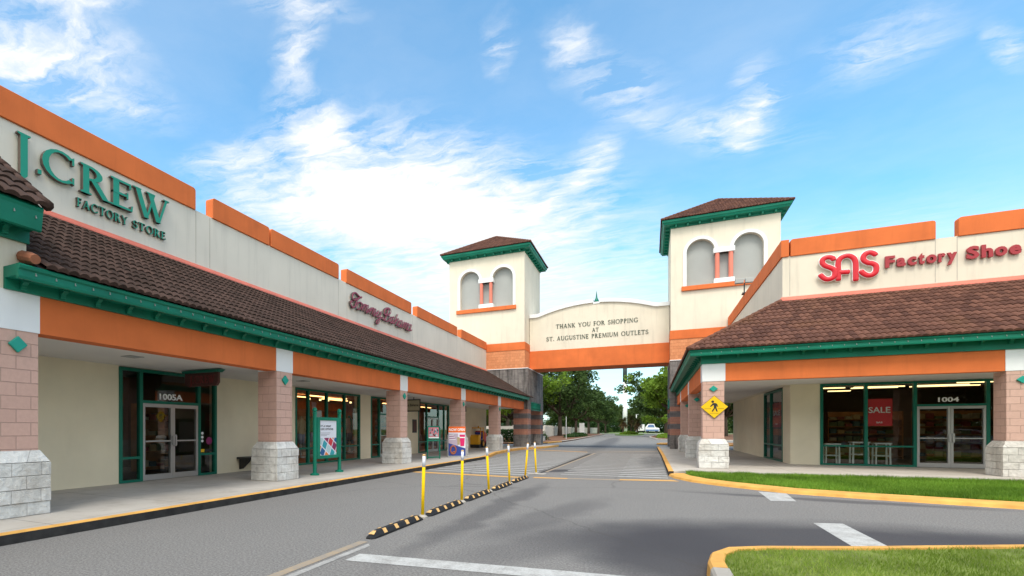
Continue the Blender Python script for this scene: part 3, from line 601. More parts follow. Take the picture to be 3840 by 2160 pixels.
# portal at the near end
po = thing('entrance_portal', 'taller tile roofed portal above the nearest left column', 'portal', (XB, 2, 3.5))
p = MB(); p.box(XB-3.2, XB-.0, -2, 4.53, 3.512, 4.34); p.build('wall', M['cream'], po)
p = MB(); p.sweep([(.001, 4.26), (.05, 4.26), (.05, 4.44), (.28, 4.45), (.33, 4.38), (.36, 4.40), (.38, 4.52), (.40, 4.66), (.42, 4.70), (.40, 4.74), (.001, 4.74)], [(XB, -2), (XB, 4.55)]); p.build('eave', M['green'], po)
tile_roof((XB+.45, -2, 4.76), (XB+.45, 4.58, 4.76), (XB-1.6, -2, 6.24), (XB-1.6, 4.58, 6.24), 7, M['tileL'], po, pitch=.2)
hip_caps((XB+.40, 4.62, 4.80), (XB-1.6, 4.62, 6.26), po, M['tileL'], .075, .34, 'verge_tiles')
p = MB(); p.add([(XB+.42, 4.53, 4.72), (XB-1.6, 4.53, 6.2), (XB-1.6, 4.53, 4.72)], [(0, 1, 2)]); p.add([(XB+.42, 4.53, 4.72), (XB-1.6, 4.53, 6.2), (XB-1.6, -2, 6.2), (XB+.42, -2, 4.72)], [(0, 1, 2, 3)]); p.build('gable', M['green'], po, fix=False)
for i in range(8):
    o = link('corbel', me, po); o.rotation_euler = (0, 0, R(-90)); o.location = Vector((XB+.05, 4.2-i*.58, 4.44))-po.location
for i in range(8):
    o = link('light_hook', hme, po); o.rotation_euler = (0, 0, R(-90)); o.location = Vector((XB+.39, 4.45-i*.29, 4.57))-po.location
m = MB()
for i in range(3):
    p_ = Vector((XB-.16+i*.20, 4.50-i*.03, 4.10-i*.055)); q_ = p_+Vector((.23, -.035, -.066)); n_ = 10
    m.tube([p_, q_], [.095, .07], n_)
m.build('end_tile', M['capter'], bl, smooth=False)
# ------------------------------------------------------------------ signs on the left building
sg = thing('store_sign', 'large green J.CREW letters on the left parapet wall', 'sign', (XW, 7.5, 6.7))
def one(c, a0, a1, z0, h, w_):
    g, gw = glyph(c); mb_ = MB(); glyph_mesh(mb_, c, frL, a0, z0, (a1-a0)/w_, h, .03, .125, 0, 1); mb_.build('letter', [M['lettergreen'], M['letteredge']], sg)
one('J', 5.66, 6.10, 6.72, .66, .55)
one('.', 6.20, 6.32, 6.70, .55, .28); one('C', 6.31, 7.02, 6.73, .64, .92); one('R', 7.11, 7.82, 6.71, .64, .86); one('E', 7.82, 8.43, 6.71, .65, .68); one('W', 8.46, 9.46, 6.72, .66, 1.22)
sg = thing('store_sign', 'small green FACTORY STORE letters under the large green letters', 'sign', (XW, 8.2, 6.4))
serif_word(sg, 'FACTORY', frL, 7.06, 8.29, 6.37, .19, .08, [M['lettergreen'], M['letteredge']], side=1); serif_word(sg, 'STORE', frL, 8.43, 9.38, 6.375, .19, .08, [M['lettergreen'], M['letteredge']], side=1)
TOM = [[(18.95,7.05),(18.99,7.00),(18.82,6.92),(18.69,7.00),(18.74,7.17),(18.96,7.26),(19.15,7.21),(19.41,7.16),(19.45,7.22)],[(19.29,7.14),(19.10,7.01),(18.99,6.83),(18.88,6.66),(18.71,6.59),(18.58,6.67),(18.55,6.79),(18.69,6.83)],
[(19.41,6.95),(19.21,6.91),(19.07,6.75),(19.12,6.60),(19.35,6.68),(19.46,6.83),(19.41,6.93),(19.58,6.91)],[(19.69,6.94),(19.58,6.80),(19.46,6.60)],[(19.52,6.68),(19.75,6.92),(19.87,6.92),(19.69,6.62)],[(19.71,6.66),(19.93,6.92),(20.06,6.93),(19.87,6.61),(19.99,6.65),(20.17,6.83)],
[(20.35,6.93),(20.23,6.79),(20.14,6.60)],[(20.17,6.69),(20.44,6.91),(20.56,6.92),(20.35,6.62)],[(20.38,6.67),(20.63,6.91),(20.75,6.91),(20.53,6.61),(20.66,6.65),(20.88,6.83)],
[(21.04,6.94),(20.85,6.70),(20.85,6.61),(21.04,6.68),(21.27,6.94),(21.14,6.60),(21.01,6.38),(20.85,6.29),(20.78,6.37),(20.98,6.51),(21.40,6.70)],
[(22.18,7.25),(21.91,7.23),(21.60,7.07),(21.57,6.89),(21.73,6.88),(21.87,7.00)],[(22.01,7.22),(21.84,6.96),(21.67,6.69),(21.53,6.59),(21.38,6.64)],[(22.01,7.22),(22.22,7.21),(22.25,7.09),(22.04,6.95),(21.84,6.88),(22.11,6.90),(22.15,6.80),(22.01,6.65),(21.77,6.58),(21.67,6.64)],
[(22.61,6.94),(22.36,6.87),(22.18,6.65),(22.25,6.59),(22.47,6.73),(22.61,6.92),(22.43,6.61),(22.57,6.65)],[(23.01,7.16),(22.87,6.97),(22.61,6.60)],[(22.68,6.69),(23.01,6.93),(23.13,6.90),(22.87,6.59),(23.01,6.65)],
[(23.54,6.93),(23.28,6.87),(23.05,6.63),(23.16,6.56),(23.39,6.72),(23.54,6.92),(23.35,6.58),(23.50,6.66)],[(23.78,6.93),(23.54,6.56)],[(23.62,6.65),(23.93,6.90),(24.05,6.89),(23.78,6.57)],[(23.86,6.65),(24.17,6.91),(24.30,6.89),(24.01,6.56),(24.17,6.62)],
[(24.62,6.93),(24.34,6.86),(24.17,6.64),(24.30,6.56),(24.50,6.71),(24.66,6.94),(24.50,6.61),(24.71,6.68)]]
def smooth(pts, n=4):
    out = []
    for i in range(len(pts)-1):
        p0, p1, p2, p3 = pts[max(i-1, 0)], pts[i], pts[i+1], pts[min(i+2, len(pts)-1)]
        for k in range(n):
            t = k/n; out.append(tuple(.5*((2*p1[a])+(-p0[a]+p2[a])*t+(2*p0[a]-5*p1[a]+4*p2[a]-p3[a])*t*t+(-p0[a]+3*p1[a]-3*p2[a]+p3[a])*t**3) for a in (0, 1)))
    return out+[tuple(pts[-1])]
GRP = [(0, 2), (2, 3), (3, 6), (6, 9), (9, 10), (10, 13), (13, 14), (14, 16), (16, 17), (17, 20), (20, 21)]
sg = thing('store_sign', 'berry red cursive Tommy Bahama letters on the left parapet wall', 'sign', (XW, 21.5, 6.7))
for a, b_ in GRP:
    mb = MB(); mc = MB()
    for k in range(a, b_):
        r_ = .031 if k not in (0, 1, 10, 11) else .040
        sp = smooth(TOM[k]); mb.tube([frL(y, z, .13+.0007*k) for y, z in sp], r_, 8, sq=(1, 0, 0)); mb.tube([frL(y, z, .06+.0007*k) for y, z in sp], r_*1.12, 8, 1, sq=(1, 0, 0))
    mb.build('letter', [M['magenta'], M['letteredge']], sg, smooth=True)
# hanging boards
hb_ = thing('hanging_sign', 'brown hanging J.CREW board with green cap under the canopy', 'sign', (-10.3, 9.7, 2.95))
m = MB(); m.prism([(-10.93, 2.90), (-10.93, 2.64), (-10.86, 2.56), (-9.83, 2.56), (-9.76, 2.64), (-9.76, 2.90)], 'y', 9.66, 9.74); m.build('board', M['brown'], hb_, bevel=.006)
m = MB(); m.prism([(-11.0, 2.965), (-10.94, 2.90), (-9.75, 2.90), (-9.64, 2.965)], 'y', 9.60, 9.80); m.build('cap', M['greenmetal'], hb_)
m = MB(); frH = frame('front', 9.66)
x = -10.78
for ch, w_ in (('J', .14), ('.', .07), ('C', .18), ('R', .17), ('E', .14), ('W', .23)): glyph_mesh(m, ch, frH, x, 2.63, w_/glyph(ch)[1]*.9, .20, 0.001, .012); x += w_
m.build('letter', flat('board_letter', (.16, .02, .02)), hb_)
hb_ = thing('hanging_sign', 'cream framed Tommy Bahama board hanging under the canopy', 'sign', (-10.2, 22.6, 2.9))
m = MB(); m.box(-10.95, -9.85, 22.58, 22.62, 2.33, 2.86); m.build('board', paint('board_cream', (.45, .40, .27), .6), hb_)
m = MB(); m.box(-10.98, -9.82, 22.56, 22.575, 2.30, 2.35); m.box(-10.98, -9.82, 22.56, 22.575, 2.84, 2.89); m.box(-10.98, -10.93, 22.56, 22.575, 2.35, 2.84); m.box(-9.87, -9.82, 22.56, 22.575, 2.35, 2.84); m.box(-10.6, -10.57, 22.59, 22.61, 2.89, 2.99); m.box(-10.2, -10.17, 22.59, 22.61, 2.89, 2.99); m.build('frame', M['dark'], hb_)
m = MB(); put_text(m, 'Tommy Bahama', frame('front', 22.58), -10.88, -9.93, 2.52, 2.68, .001, .008, .005); m.build('letter', M['dark'], hb_)
hb_ = thing('hanging_sign', 'small dark board hanging under the canopy beyond the cream one', 'sign', (-10.2, 29.6, 2.9))
m = MB(); m.box(-10.6, -9.9, 29.58, 29.62, 2.5, 2.85); m.box(-10.3, -10.27, 29.59, 29.61, 2.85, 2.99); m.build('board', M['dark'], hb_)
pl = thing('wall_plaque', 'dark framed notice plaque on the pier between the storefronts', 'plaque', (XW, 25.3, 1.6)); wallbox(frL, 25.05, 25.58, .002, .03, 1.27, 1.98).build('frame', M['dark'], pl); wallbox(frL, 25.12, 25.51, .031, .036, 1.34, 1.91).build('panel', M['brown'], pl)
bn = thing('bench', 'black wall bench beside the second column from the left', 'bench', (-11.2, 12.8, .15))
m = MB(); m.box(-11.36, -10.85, 12.0, 13.6, .54, .60); m.build('seat', M['dark'], bn, bevel=.008)
for y in (12.12, 13.4): m = MB(); m.prism([(-11.36, .54), (-10.95, .54), (-10.99, .46), (-11.25, .24), (-11.36, .22)], 'y', y, y+.07); m.build('bracket', M['dark'], bn)
# ------------------------------------------------------------------ right building
YF = 20.25; XS = 1.574; YW = 23.92; XSW = 4.69
br = thing('outlet_building', 'shoe store building on the right with red brown tile roof and orange parapet', 'building', (5, 22, 0))
frF = frame('front', YW); frS = frame('side', XSW)
for q in ((XSW, 5.57, YW, YW+.25), (10.65, 20, YW, YW+.25), (XSW, XSW+.25, YW+.25, 25.16), (XSW, XSW+.25, 28.90, 38.85)): w = MB(); w.box(*q, .1, 3.12); w.build('wall', M['tan'], br)
pw = MB(); pw.box(4.45, 20, YW, YW+.28, 3.121, 7.94); pw.box(4.45, 4.72, YW+.28, 38.84, 3.121, 7.94); pw.build('parapet_wall', M['cream'], br)
pw = MB(); pw.box(4.72, 20, YW+.28, 38.8, 7.2, 7.4); pw.box(19.8, 20, YW+.3, 38.8, .1, 7.2); pw.box(4.95, 19.8, 38.5, 38.8, .1, 7.2); pw.build('flat_roof', M['recess'], br)
frP = frame('side', 4.45)
for a, b_ in ((4.69, 8.68), (9.24, 14.5), (14.57, 20)): block(br, frF, a, b_, 7.925, 8.56)
cpst = MB(); cpst.box(4.40, 4.645, YW-.05, YW+.30, 7.925, 8.56); cpst.build('parapet_block', M['orange'], br, bevel=.01)
for a, b_ in ((24.26, 28.0), (28.06, 34.8), (34.86, 38.84)): block(br, frP, a, b_, 7.925, 8.56)
for x in (4.675, 8.68, 9.22): j = MB(); j.box(x-.008, x+.008, YW-.004, YW, 6.45, 7.92); j.build('joint', M['kerbgrey'], br)
cl = MB(); cl.box(XS+.35, XSW, YF+.35, 38.84, 3.13, 3.19); cl.box(XSW, 20, YF+.35, YW-.001, 3.13, 3.19); cl.build('ceiling', M['soffit'], br)
RC = [(XS, XS+.62, YF, YF+.6, 'y'), (8.79, 9.40, YF, YF+.6, 'y'), (15.9, 16.5, YF, YF+.6, 'y'), (XS, XS+.62, 27.2, 27.8, 'n'), (XS, XS+.62, 34.2, 34.8, 'n')]
for x0, x1, y0, y1, fc in RC:
    if fc == 'y': column(br, x0, x1, y0, y1, 3.06, 'y', 2.81)
    else: column(br, x0, x1, y0, y1, 3.06, 'y', 2.81)
    cp = MB()
    if y0 == YF and x0 < 2: cp.box(x0-.012, x1+.03, y0-.012, y1, 3.062, 3.65)
    elif y0 == YF: cp.box(x0-.02, x1+.02, y0-.012, y0+.33, 3.062, 3.65)
    else: cp.box(x0-.012, x0+.33, y0-.02, y1+.02, 3.062, 3.65)
    cp.build('pilaster_cap', M['white'], br)
for a, b_ in ((2.227, 8.768), (9.422, 15.878)): m = MB(); m.box(a, b_, YF, YF+.32, 3.062, 3.65); m.build('beam', M['orange'], br)
for a, b_ in ((20.852, 27.178), (27.822, 34.178), (34.822, 38.84)): m = MB(); m.box(XS, XS+.32, a, b_, 3.062, 3.65); m.build('beam', M['orange'], br)
ev = MB(); ev.sweep(EAVE(3.652, 3.89), [(XS, 38.85), (XS, YF), (20, YF)]); ev.build('eave', M['green'], br)
ex, ey, ez = XS-.45, YF-.45, 4.115
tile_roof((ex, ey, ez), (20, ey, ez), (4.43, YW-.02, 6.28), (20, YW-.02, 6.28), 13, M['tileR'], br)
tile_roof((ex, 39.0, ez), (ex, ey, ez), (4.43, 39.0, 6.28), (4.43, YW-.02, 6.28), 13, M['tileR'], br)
hip_caps((ex, ey, ez+.03), (4.43, YW-.02, 6.31), br, M['tileR'], .07)
fs_ = MB(); fs_.sweep([(.001, 6.24), (.14, 6.26), (.13, 6.30), (.03, 6.42), (.001, 6.42)], [(4.45, 38.8), (4.45, YW), (20, YW)]); fs_.build('flashing', M['salmon'], br)
dk = MB(); dk.add([(ex+.04, 38.8, ez-.03), (ex+.04, ey+.04, ez-.03), (4.43, YW, 6.24), (4.43, 38.8, 6.24)], [(0, 1, 2, 3)]); dk.add([(ex+.04, ey+.04, ez-.03), (20, ey+.04, ez-.03), (20, YW, 6.24), (4.43, YW, 6.24)], [(0, 1, 2, 3)]); dk.build('roof_deck', M['darkwood'], br, fix=False)
for i in range(30):
    o = link('corbel', me, br); o.location = Vector((2.0+i*.571, YF-.05, 3.94))-br.location; o.rotation_euler = (0, 0, R(180))
for i in range(31):
    o = link('corbel', me, br); o.location = Vector((XS-.05, YF+.35+i*.585, 3.94))-br.location; o.rotation_euler = (0, 0, R(90))
for i in range(44):
    o = link('light_hook', hme, br); o.location = Vector((1.5+i*.285, YF-.39, 3.99))-br.location; o.rotation_euler = (0, 0, R(180))
storefront(br, frF, 5.57, 10.65, 3.11, [6.87, 8.17, 9.96], [(5.5, 8.2, .85), (9.9, 10.8, .85)], [(8.22, 9.06, 9.91, 2.24)])
storefront(br, frS, 25.16, 28.90, 3.08, [27.5], [(25, 29, .80)], [])
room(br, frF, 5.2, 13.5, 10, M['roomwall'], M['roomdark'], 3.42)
strips(br, frF, [(5.2, 6.6, 1.0, 1.12, 3.2), (7.3, 8.6, .9, 1.02, 3.22), (6.0, 7.6, 2.4, 2.52, 3.2), (8.2, 9.4, 2.4, 2.52, 3.2), (5.6, 7.4, 4.2, 4.35, 3.2), (7.7, 9.3, 4.2, 4.3, 3.2), (9.7, 11.2, 4.2, 4.3, 3.2), (8.2, 9.8, 6.4, 6.5, 3.3), (10.2, 12.4, 6.4, 6.5, 3.3), (9.4, 10.2, 1.4, 1.52, 3.2), (7.4, 8.2, 6.5, 6.65, 3.2), (10.4, 11.6, 3.0, 3.1, 3.2)], M['lamp'])
nb = MB(); put_text(nb, '1004', frF, 8.76, 9.27, 2.38, 2.54, -.03, -.01, .018); tag(nb.build('address_number', M['letterwhite']), 'white 1004 street number on the glass above the shoe store doors', 'number')
def sale(fr, a0, a1, z0, z1, label, flip=False):
    s = thing('sale_poster', label, 'poster', fr((a0+a1)/2, z0, -.1)); wallbox(fr, a0, a1, -.075, -.065, z0, z1).build('panel', paint('poster_red', (.66, .05, .06), .5, .05), s)
    m = MB(); h = z1-z0; w_ = a1-a0; put_text(m, 'SALE', fr, a0+.08*w_, a0+.92*w_, z0+.48*h, z0+.70*h, -.0645, -.056, .012, flip=flip)
    put_text(m, 'SAS', fr, a0+.38*w_, a0+.62*w_, z0+.10*h, z0+.16*h, -.0645, -.056, .02, flip=flip); m.build('letter', M['letterwhite'], s)
sale(frF, 6.90, 7.60, 1.57, 2.53, 'red SALE poster hanging in the front window of the shoe store')
sale(frS, 25.86, 27.41, 1.54, 2.56, 'red SALE poster in the side window around the corner', True)
SAS = [[(5.93,7.59),(5.90,7.65),(5.80,7.70),(5.69,7.69),(5.61,7.61),(5.62,7.49),(5.69,7.40),(5.81,7.33),(5.93,7.24),(5.97,7.13),(5.95,6.99),(5.86,6.92),(5.73,6.91),(5.63,6.98),(5.55,7.09)],
[(6.07,6.85),(6.07,7.17),(6.07,7.47),(6.13,7.61),(6.25,7.68),(6.38,7.67),(6.50,7.57),(6.55,7.42),(6.56,7.21),(6.56,7.00),(6.56,6.78)],[(6.07,7.12),(6.23,7.11),(6.36,7.10)],
[(7.09,7.59),(7.03,7.65),(6.93,7.70),(6.83,7.67),(6.76,7.57),(6.77,7.45),(6.87,7.35),(7.00,7.30),(7.09,7.22),(7.11,7.10),(7.08,6.97),(6.98,6.90),(6.87,6.90),(6.77,6.97),(6.69,7.07)]]
sg = thing('store_sign', 'bright red rounded SAS letters with white outline on the parapet', 'sign', (6.3, YW, 6.7))
for grp, oo in (((0,), .05), ((1, 2), .02), ((3,), .05)):
    mb = MB()
    for k in grp:
        sp = smooth(SAS[k]); d0 = Vector(sp[0])-Vector(sp[1]); d0.normalize(); d1 = Vector(sp[-1])-Vector(sp[-2]); d1.normalize()
        def pth(e): return [tuple(Vector(sp[0])+d0*e)]+sp+[tuple(Vector(sp[-1])+d1*e)]
        rr = lambda r0, n_: [r0*.6]+[r0]*(n_)+[r0*.6]
        mb.tube([frF(x, z, .06+oo+.0009*k) for x, z in pth(.05)], rr(.105, len(sp)), 12, 1, sq=(0, 1, 0))
        mb.tube([frF(x, z, .085+oo+.0009*k) for x, z in pth(.04)], rr(.086, len(sp)), 12, 0, sq=(0, 1, 0))
    mb.build('letter', [M['red'], M['letterwhite']], sg, smooth=True)
sg = thing('store_sign', 'dark red Factory Shoe letters beside the rounded red letters', 'sign', (9, YW, 7))
def fontword(word, a0, a1, z0, z1):
    ws = {'F': .62, 'a': .58, 'c': .56, 't': .38, 'o': .62, 'r': .42, 'y': .58, 'S': .68, 'h': .60, 'e': .60}; tot = sum(ws[c]+.12 for c in word)-.12; s = (a1-a0)/tot; x = a0; H = z1-z0
    ext = {'F': (0, 1), 'S': (0, 1), 'a': (0, .74), 'c': (0, .74), 't': (0, .95), 'o': (0, .74), 'r': (0, .74), 'y': (-.28, .72), 'h': (0, 1), 'e': (0, .74)}
    for c in word:
        e = ext[c]; m_ = MB(); put_text(m_, c, frF, x, x+ws[c]*s, z0+e[0]*H, z0+e[1]*H, .03, .12, .045); 
        m_.mi = [0]*len(m_.f); m_.build('letter', M['darkred'], sg, fix=True); x += (ws[c]+.12)*s
fontword('Factory', 7.36, 9.18, 7.10, 7.50); fontword('Shoe', 9.41, 10.68, 7.10, 7.52)
# pedestrian sign on the corner column
ps = thing('pedestrian_sign', 'yellow diamond pedestrian crossing sign fixed to the corner column', 'sign', (1.905, YF-.06, 2.2))
cx, cz, hw, hh = 1.905, 2.20, .40, .385
m = MB(); m.prism([(cx-hw, cz), (cx, cz-hh), (cx+hw, cz), (cx, cz+hh)], 'y', YF-.03, YF-.045); m.build('back_plate', M['dark'], ps)
m = MB(); m.prism([(cx-hw*.97, cz), (cx, cz-hh*.97), (cx+hw*.97, cz), (cx, cz+hh*.97)], 'y', YF-.046, YF-.049); m.build('face', M['signyellow'], ps)
m = MB(); y0, y1 = YF-.050, YF-.053; P = lambda pts, k=0: m.prism([(cx+u, cz+v) for u, v in pts], 'y', y0, y1-.0004*k)
P([(-.035+.042*math.cos(a*.524)-.01, .175+.042*math.sin(a*.524)) for a in range(12)])
P([(-.05, .12), (.03, .13), (.075, .09), (.06, -.03), (-.01, -.03), (-.02, .06)], 1); P([(-.05, .12), (-.02, .07), (-.10, .0), (-.125, .02)], 2); P([(.03, .13), (.08, .10), (.115, .0), (.085, .01), (.06, .07)], 3)
P([(-.01, -.03), (.03, -.03), (-.04, -.16), (-.08, -.15)], 4); P([(.02, -.03), (.06, -.03), (.10, -.15), (.065, -.16)], 5)
P([(-.28, -.055), (-.09, -.055), (-.09, -.063), (-.28, -.063)]); P([(.11, -.055), (.28, -.055), (.28, -.063), (.11, -.063)]); P([(-.13, -.205), (.13, -.205), (.13, -.213), (-.13, -.213)])
m.build('symbol', M['dark'], ps)
fl = thing('floodlight', 'small floodlight on the sloping view of the orange side parapet', 'floodlight', (4.45, 32.4, 8.56))
m = MB(); m.tube([(4.4, 32.4, 8.5), (4.4, 32.4, 9.12)], .03); m.box(4.3, 4.5, 32.2, 32.6, 8.54, 8.6); m.build('bracket', M['dark'], fl)
m = MB(); m.box(3.98, 4.36, 32.2, 32.45, 9.1, 9.34); m.box(4.42, 4.80, 32.2, 32.45, 9.1, 9.34); m.build('lamp_head', M['recess'], fl, bevel=.02)
# stools in the window
st = thing('stool', 'white square stool leftmost behind the shoe store window', 'stool')
m = MB(); m.box(-.24, .24, -.2, .2, .72, .77); m.build('seat', M['letterwhite'], st)
for sx in (-1, 1):
    for sy in (-1, 1): m = MB(); m.prism([(sx*.20-.025, .0), (sx*.20+.025, .0), (sx*.19+.02, .72), (sx*.19-.02, .72)], 'y', sy*.17-.02, sy*.17+.02); m.build('leg', M['letterwhite'], st)
m = MB(); m.box(-.19, .19, -.19, -.17, .30, .34); m.box(-.19, .19, .17, .19, .30, .34); m.build('stretcher', M['letterwhite'], st)
st['group'] = 'white stools in the shoe store window'
st.location = (6.1, 24.75, .15)
dup(st, (6.95, 24.9, .18), 0, 'white square stool in the middle behind the shoe store window', scale=(1.1, 1, 1.05)); dup(st, (7.55, 24.8, .15), 0, 'white square stool rightmost behind the shoe store window', scale=(1, 1, 1.05))
# ------------------------------------------------------------------ towers
def tower(x0, label, inner):
    W = 5.95; y0, y1 = 38.87, 44.85; x1 = x0+W
    tw = thing('tower', label, 'tower', (x0+W/2, 41.9, 0))
    # front plate with arched openings
    c1, c2, r_, sp, zb = x0+1.70, x0+4.30, .79, 13.02, 10.83; hole = [(c1-r_, zb)]
    hole += [(c1+r_*math.cos(math.pi-a*math.pi/16), sp+r_*math.sin(a*math.pi/16)) for a in range(17)] + [(c1+r_, 12.78), (c2-r_, 12.78)]
    hole += [(c2+r_*math.cos(math.pi-a*math.pi/16), sp+r_*math.sin(a*math.pi/16)) for a in range(17)] + [(c2+r_, zb)]
    outer = [(x0, 8.0), (x1, 8.0), (x1, 14.76), (x0, 14.76)]
    allp = outer+hole; tri = geometry.tessellate_polygon([[Vector((a, b, 0)) for a, b in outer], [Vector((a, b, 0)) for a, b in hole]])
    m = MB(); m.add([(a, y0, b) for a, b in allp], [tuple(t) for t in tri])
    n = len(hole); m.add([(a, y0, b) for a, b in hole]+[(a, y0+.30, b) for a, b in hole], [(i, (i+1) % n, (i+1) % n+n, i+n) for i in range(n)])
    m.box(x0, x0+.2, y0+.001, y1, 8.0, 14.76); m.box(x1-.2, x1, y0+.001, y1, 8.0, 14.76); m.box(x0+.2, x1-.2, y1-.2, y1, 8.0, 14.76); m.build('wall', M['cream'], tw, fix=False)
    m = MB(); m.box(x0+.5, x1-.5, y0+.30, y0+.35, 10.5, 14.2); m.build('recess', M['recess'], tw)
    for k, c in enumerate((c1, c2)):
        m = MB(); zl, zr_ = (zb-.0, 13.05) if k == 0 else (13.05, zb)
        inn = [(c-r_, zl)]+[(c+r_*math.cos(math.pi-a*math.pi/20), sp+r_*math.sin(a*math.pi/20)) for a in range(21)]+[(c+r_, zr_)]
        ro = r_+.19; ou = [(c-ro, zl)]+[(c+ro*math.cos(math.pi-a*math.pi/20), sp+ro*math.sin(a*math.pi/20)) for a in range(21)]+[(c+ro, zr_)]
        for i in range(len(inn)-1):
            q = [inn[i], inn[i+1], ou[i+1], ou[i]]
            m.add([(a, y0-.07, b) for a, b in q]+[(a, y0+.003, b) for a, b in q], [(0, 1, 2, 3), (0, 1, 5, 4), (2, 3, 7, 6), (1, 2, 6, 5), (3, 0, 4, 7)])
        m.build('arch_trim', M['white'], tw)
    m = MB(); m.box(c1+r_-.07, c2-r_+.07, y0-.11, y0+.35, 12.78, 13.09); m.build('capital', M['white'], tw); m = MB(); m.box(c1+r_-.05, c2-r_+.05, y0-.12, y0+.35, zb, 11.12); m.build('plinth', M['white'], tw)
    m = MB(); m.box(x0+.62, x0+W-.62, y0-.16, y0+.02, 10.53, 10.82); m.build('window_sill', M['orange'], tw, bevel=.01)
    for dx in (c1+r_+.14, c2-r_-.14): m = MB(); m.lathe([(.13, 11.12), (.13, 12.78)], (dx, y0+.04), 14); m.build('colonnette', M['pinkcol'], tw, smooth=False)
    path = [(x0, y0), (x1, y0), (x1, y1), (x0, y1)]
    m = MB(); m.sweep([(0, 14.762), (.06, 14.762), (.06, 14.90), (.34, 14.93), (.40, 14.93), (.46, 15.05), (.50, 15.07), (.52, 15.2), (.45, 15.24), (0, 15.24)], path, True); m.build('eave', M['green'], tw)
    for i in range(9):
        for q in ((x0+.3+i*.67-.05, x0+.3+i*.67+.05, y0-.30, y0-.06), (x1+.06, x1+.30, y0+.3+i*.67-.05, y0+.3+i*.67+.05), (x0-.30, x0-.06, y0+.3+i*.67-.05, y0+.3+i*.67+.05)): cbm = MB(); cbm.box(*q, 14.78, 14.92); cbm.build('corbel', M['green'], tw)
    q = .56; A = (x0-q, y0-q, 15.25); B = (x1+q, y0-q, 15.25); D = (x1+q, y1+q, 15.25); E = (x0-q, y1+q, 15.25); ap = ((x0+x1)/2, (y0+y1)/2, 17.30)
    for P0, P1 in ((A, B), (B, D), (D, E), (E, A)): tile_roof(P0, P1, ap, ap, 11, M['tileR'], tw, nseg=4)
    for P0 in (A, B, D, E): hip_caps((P0[0], P0[1], 15.28), (ap[0], ap[1], 17.34), tw, M['tileR'], .07)
    # lower part
    ip = .26; xl, xr = (x0-.02, x1+ip) if inner == 'r' else (x0-ip, x1+.02)
    if inner == 'l': xl = x0-.03
    if inner == 'r': xr = x1+.03
    m = MB(); m.box(xl-.02, xr+.02, y0-.05, y1+.05, 7.41, 8.0); m.build('band', M['orange'], tw, bevel=.01)
    m = MB(); m.box(xl, xr, y0-.02, y1, 6.05, 7.41); m.build('tile_course', M['tileblock'], tw)
    xl2, xr2 = (xl, xr+.22) if inner == 'r' else (xl-.0, xr)
    m = MB(); m.box(xl2-.03, xr2+.03, y0-.07, y1+.06, 6.0, 6.05); m.build('ledge', M['white'], tw)
    m = MB(); m.box(xl2, xr2, y0-.03, y1, 3.58, 6.0); m.build('stone_wall', M['stone'], tw)
    cw = 1.06
    for cx0 in (xl2, xr2-cw):
        for cy0 in (y0-.03, y1-cw):
            c = None
            for z0, z1, mt in ((2.96, 3.58, 'stone'), (2.65, 2.96, 'pinkband'), (2.27, 2.65, 'greyband'), (1.82, 2.27, 'pinkband'), (1.47, 1.82, 'greyband'), (1.06, 1.47, 'pinkband'), (.146, 1.06, 'stone')):
                g = 0 if 'pink' in mt else .015; m = MB(); m.box(cx0-g, cx0+cw+g, cy0-g, cy0+cw+g, z0, z1)
                if c is None: c = m.build('column', M[mt], tw)
                else: m.build('block_course', M[mt], c)
    xi = xr2 if inner == 'r' else xl2
    m = MB(); s_ = 1 if inner == 'r' else -1; ya, yb = y0+cw, y1-cw
    for z in (2.93, 3.50): m.box(xi-.05, xi+.03, ya, yb, z, z+.05)
    nn = 12
    for i in range(nn):
        a = ya+(yb-ya)*i/nn; b = ya+(yb-ya)*(i+1)/nn
        m.tube([(xi, a, 2.96), (xi, b, 3.52)], .02, 4); m.tube([(xi+.012, b, 2.96), (xi+.012, a, 3.52)], .02, 4)
        m.box(xi-.02, xi+.02, a-.015, a+.015, 2.96, 3.52)
    m.build('lattice', M['green'], tw); return tw
tower(-14.40, 'cream tower with twin arches left of the bridge over the road', 'r')
tower(1.20, 'cream tower with twin arches right of the bridge over the road', 'l')
# ------------------------------------------------------------------ bridge sign
bg = thing('gateway_bridge', 'arched cream gateway wall spanning the road between the two towers', 'gateway', (-3.6, 41.8, 6.1)); X0, X1, YB, YC = -8.42, 1.17, 40.6, 43.0
m = MB(); m.box(-8.42, X1, YB-.06, YC+.06, 6.09, 7.49); m.build('beam', M['orange'], bg, bevel=.01)
def ztop(x):
    d = abs(x+3.75); return 10.33 if d > 4.05 else 10.33+.72*(1-(d/4.05)**2)
xs = [X0+.0+(X1-X0)*i/40 for i in range(41)]
m = MB(); m.prism([(x, ztop(x)-.25) for x in xs]+[(X1, 7.49), (X0, 7.49)], 'y', YB, YC); m.build('wall', M['cream'], bg)
for a, b_ in ((0, 20), (20, 40)):
    m = MB(); seg = [x for x in xs[a:b_+1]]; seg = [min(max(x, X0), X1) for x in seg]
    if a == 0: seg = [x for x in seg if x < -3.8]+[-3.8]
    else: seg = [-3.35]+[x for x in seg if x > -3.35]
    m.prism([(x, ztop(x)) for x in seg]+[(x, ztop(x)-.27) for x in seg[::-1]], 'y', YB-.12, YC+.12); m.build('coping', M['white'], bg)
m = MB(); m.box(-3.82, -3.33, YB-.05, YC+.05, 10.70, 10.83); m.build('coping', M['white'], bg)
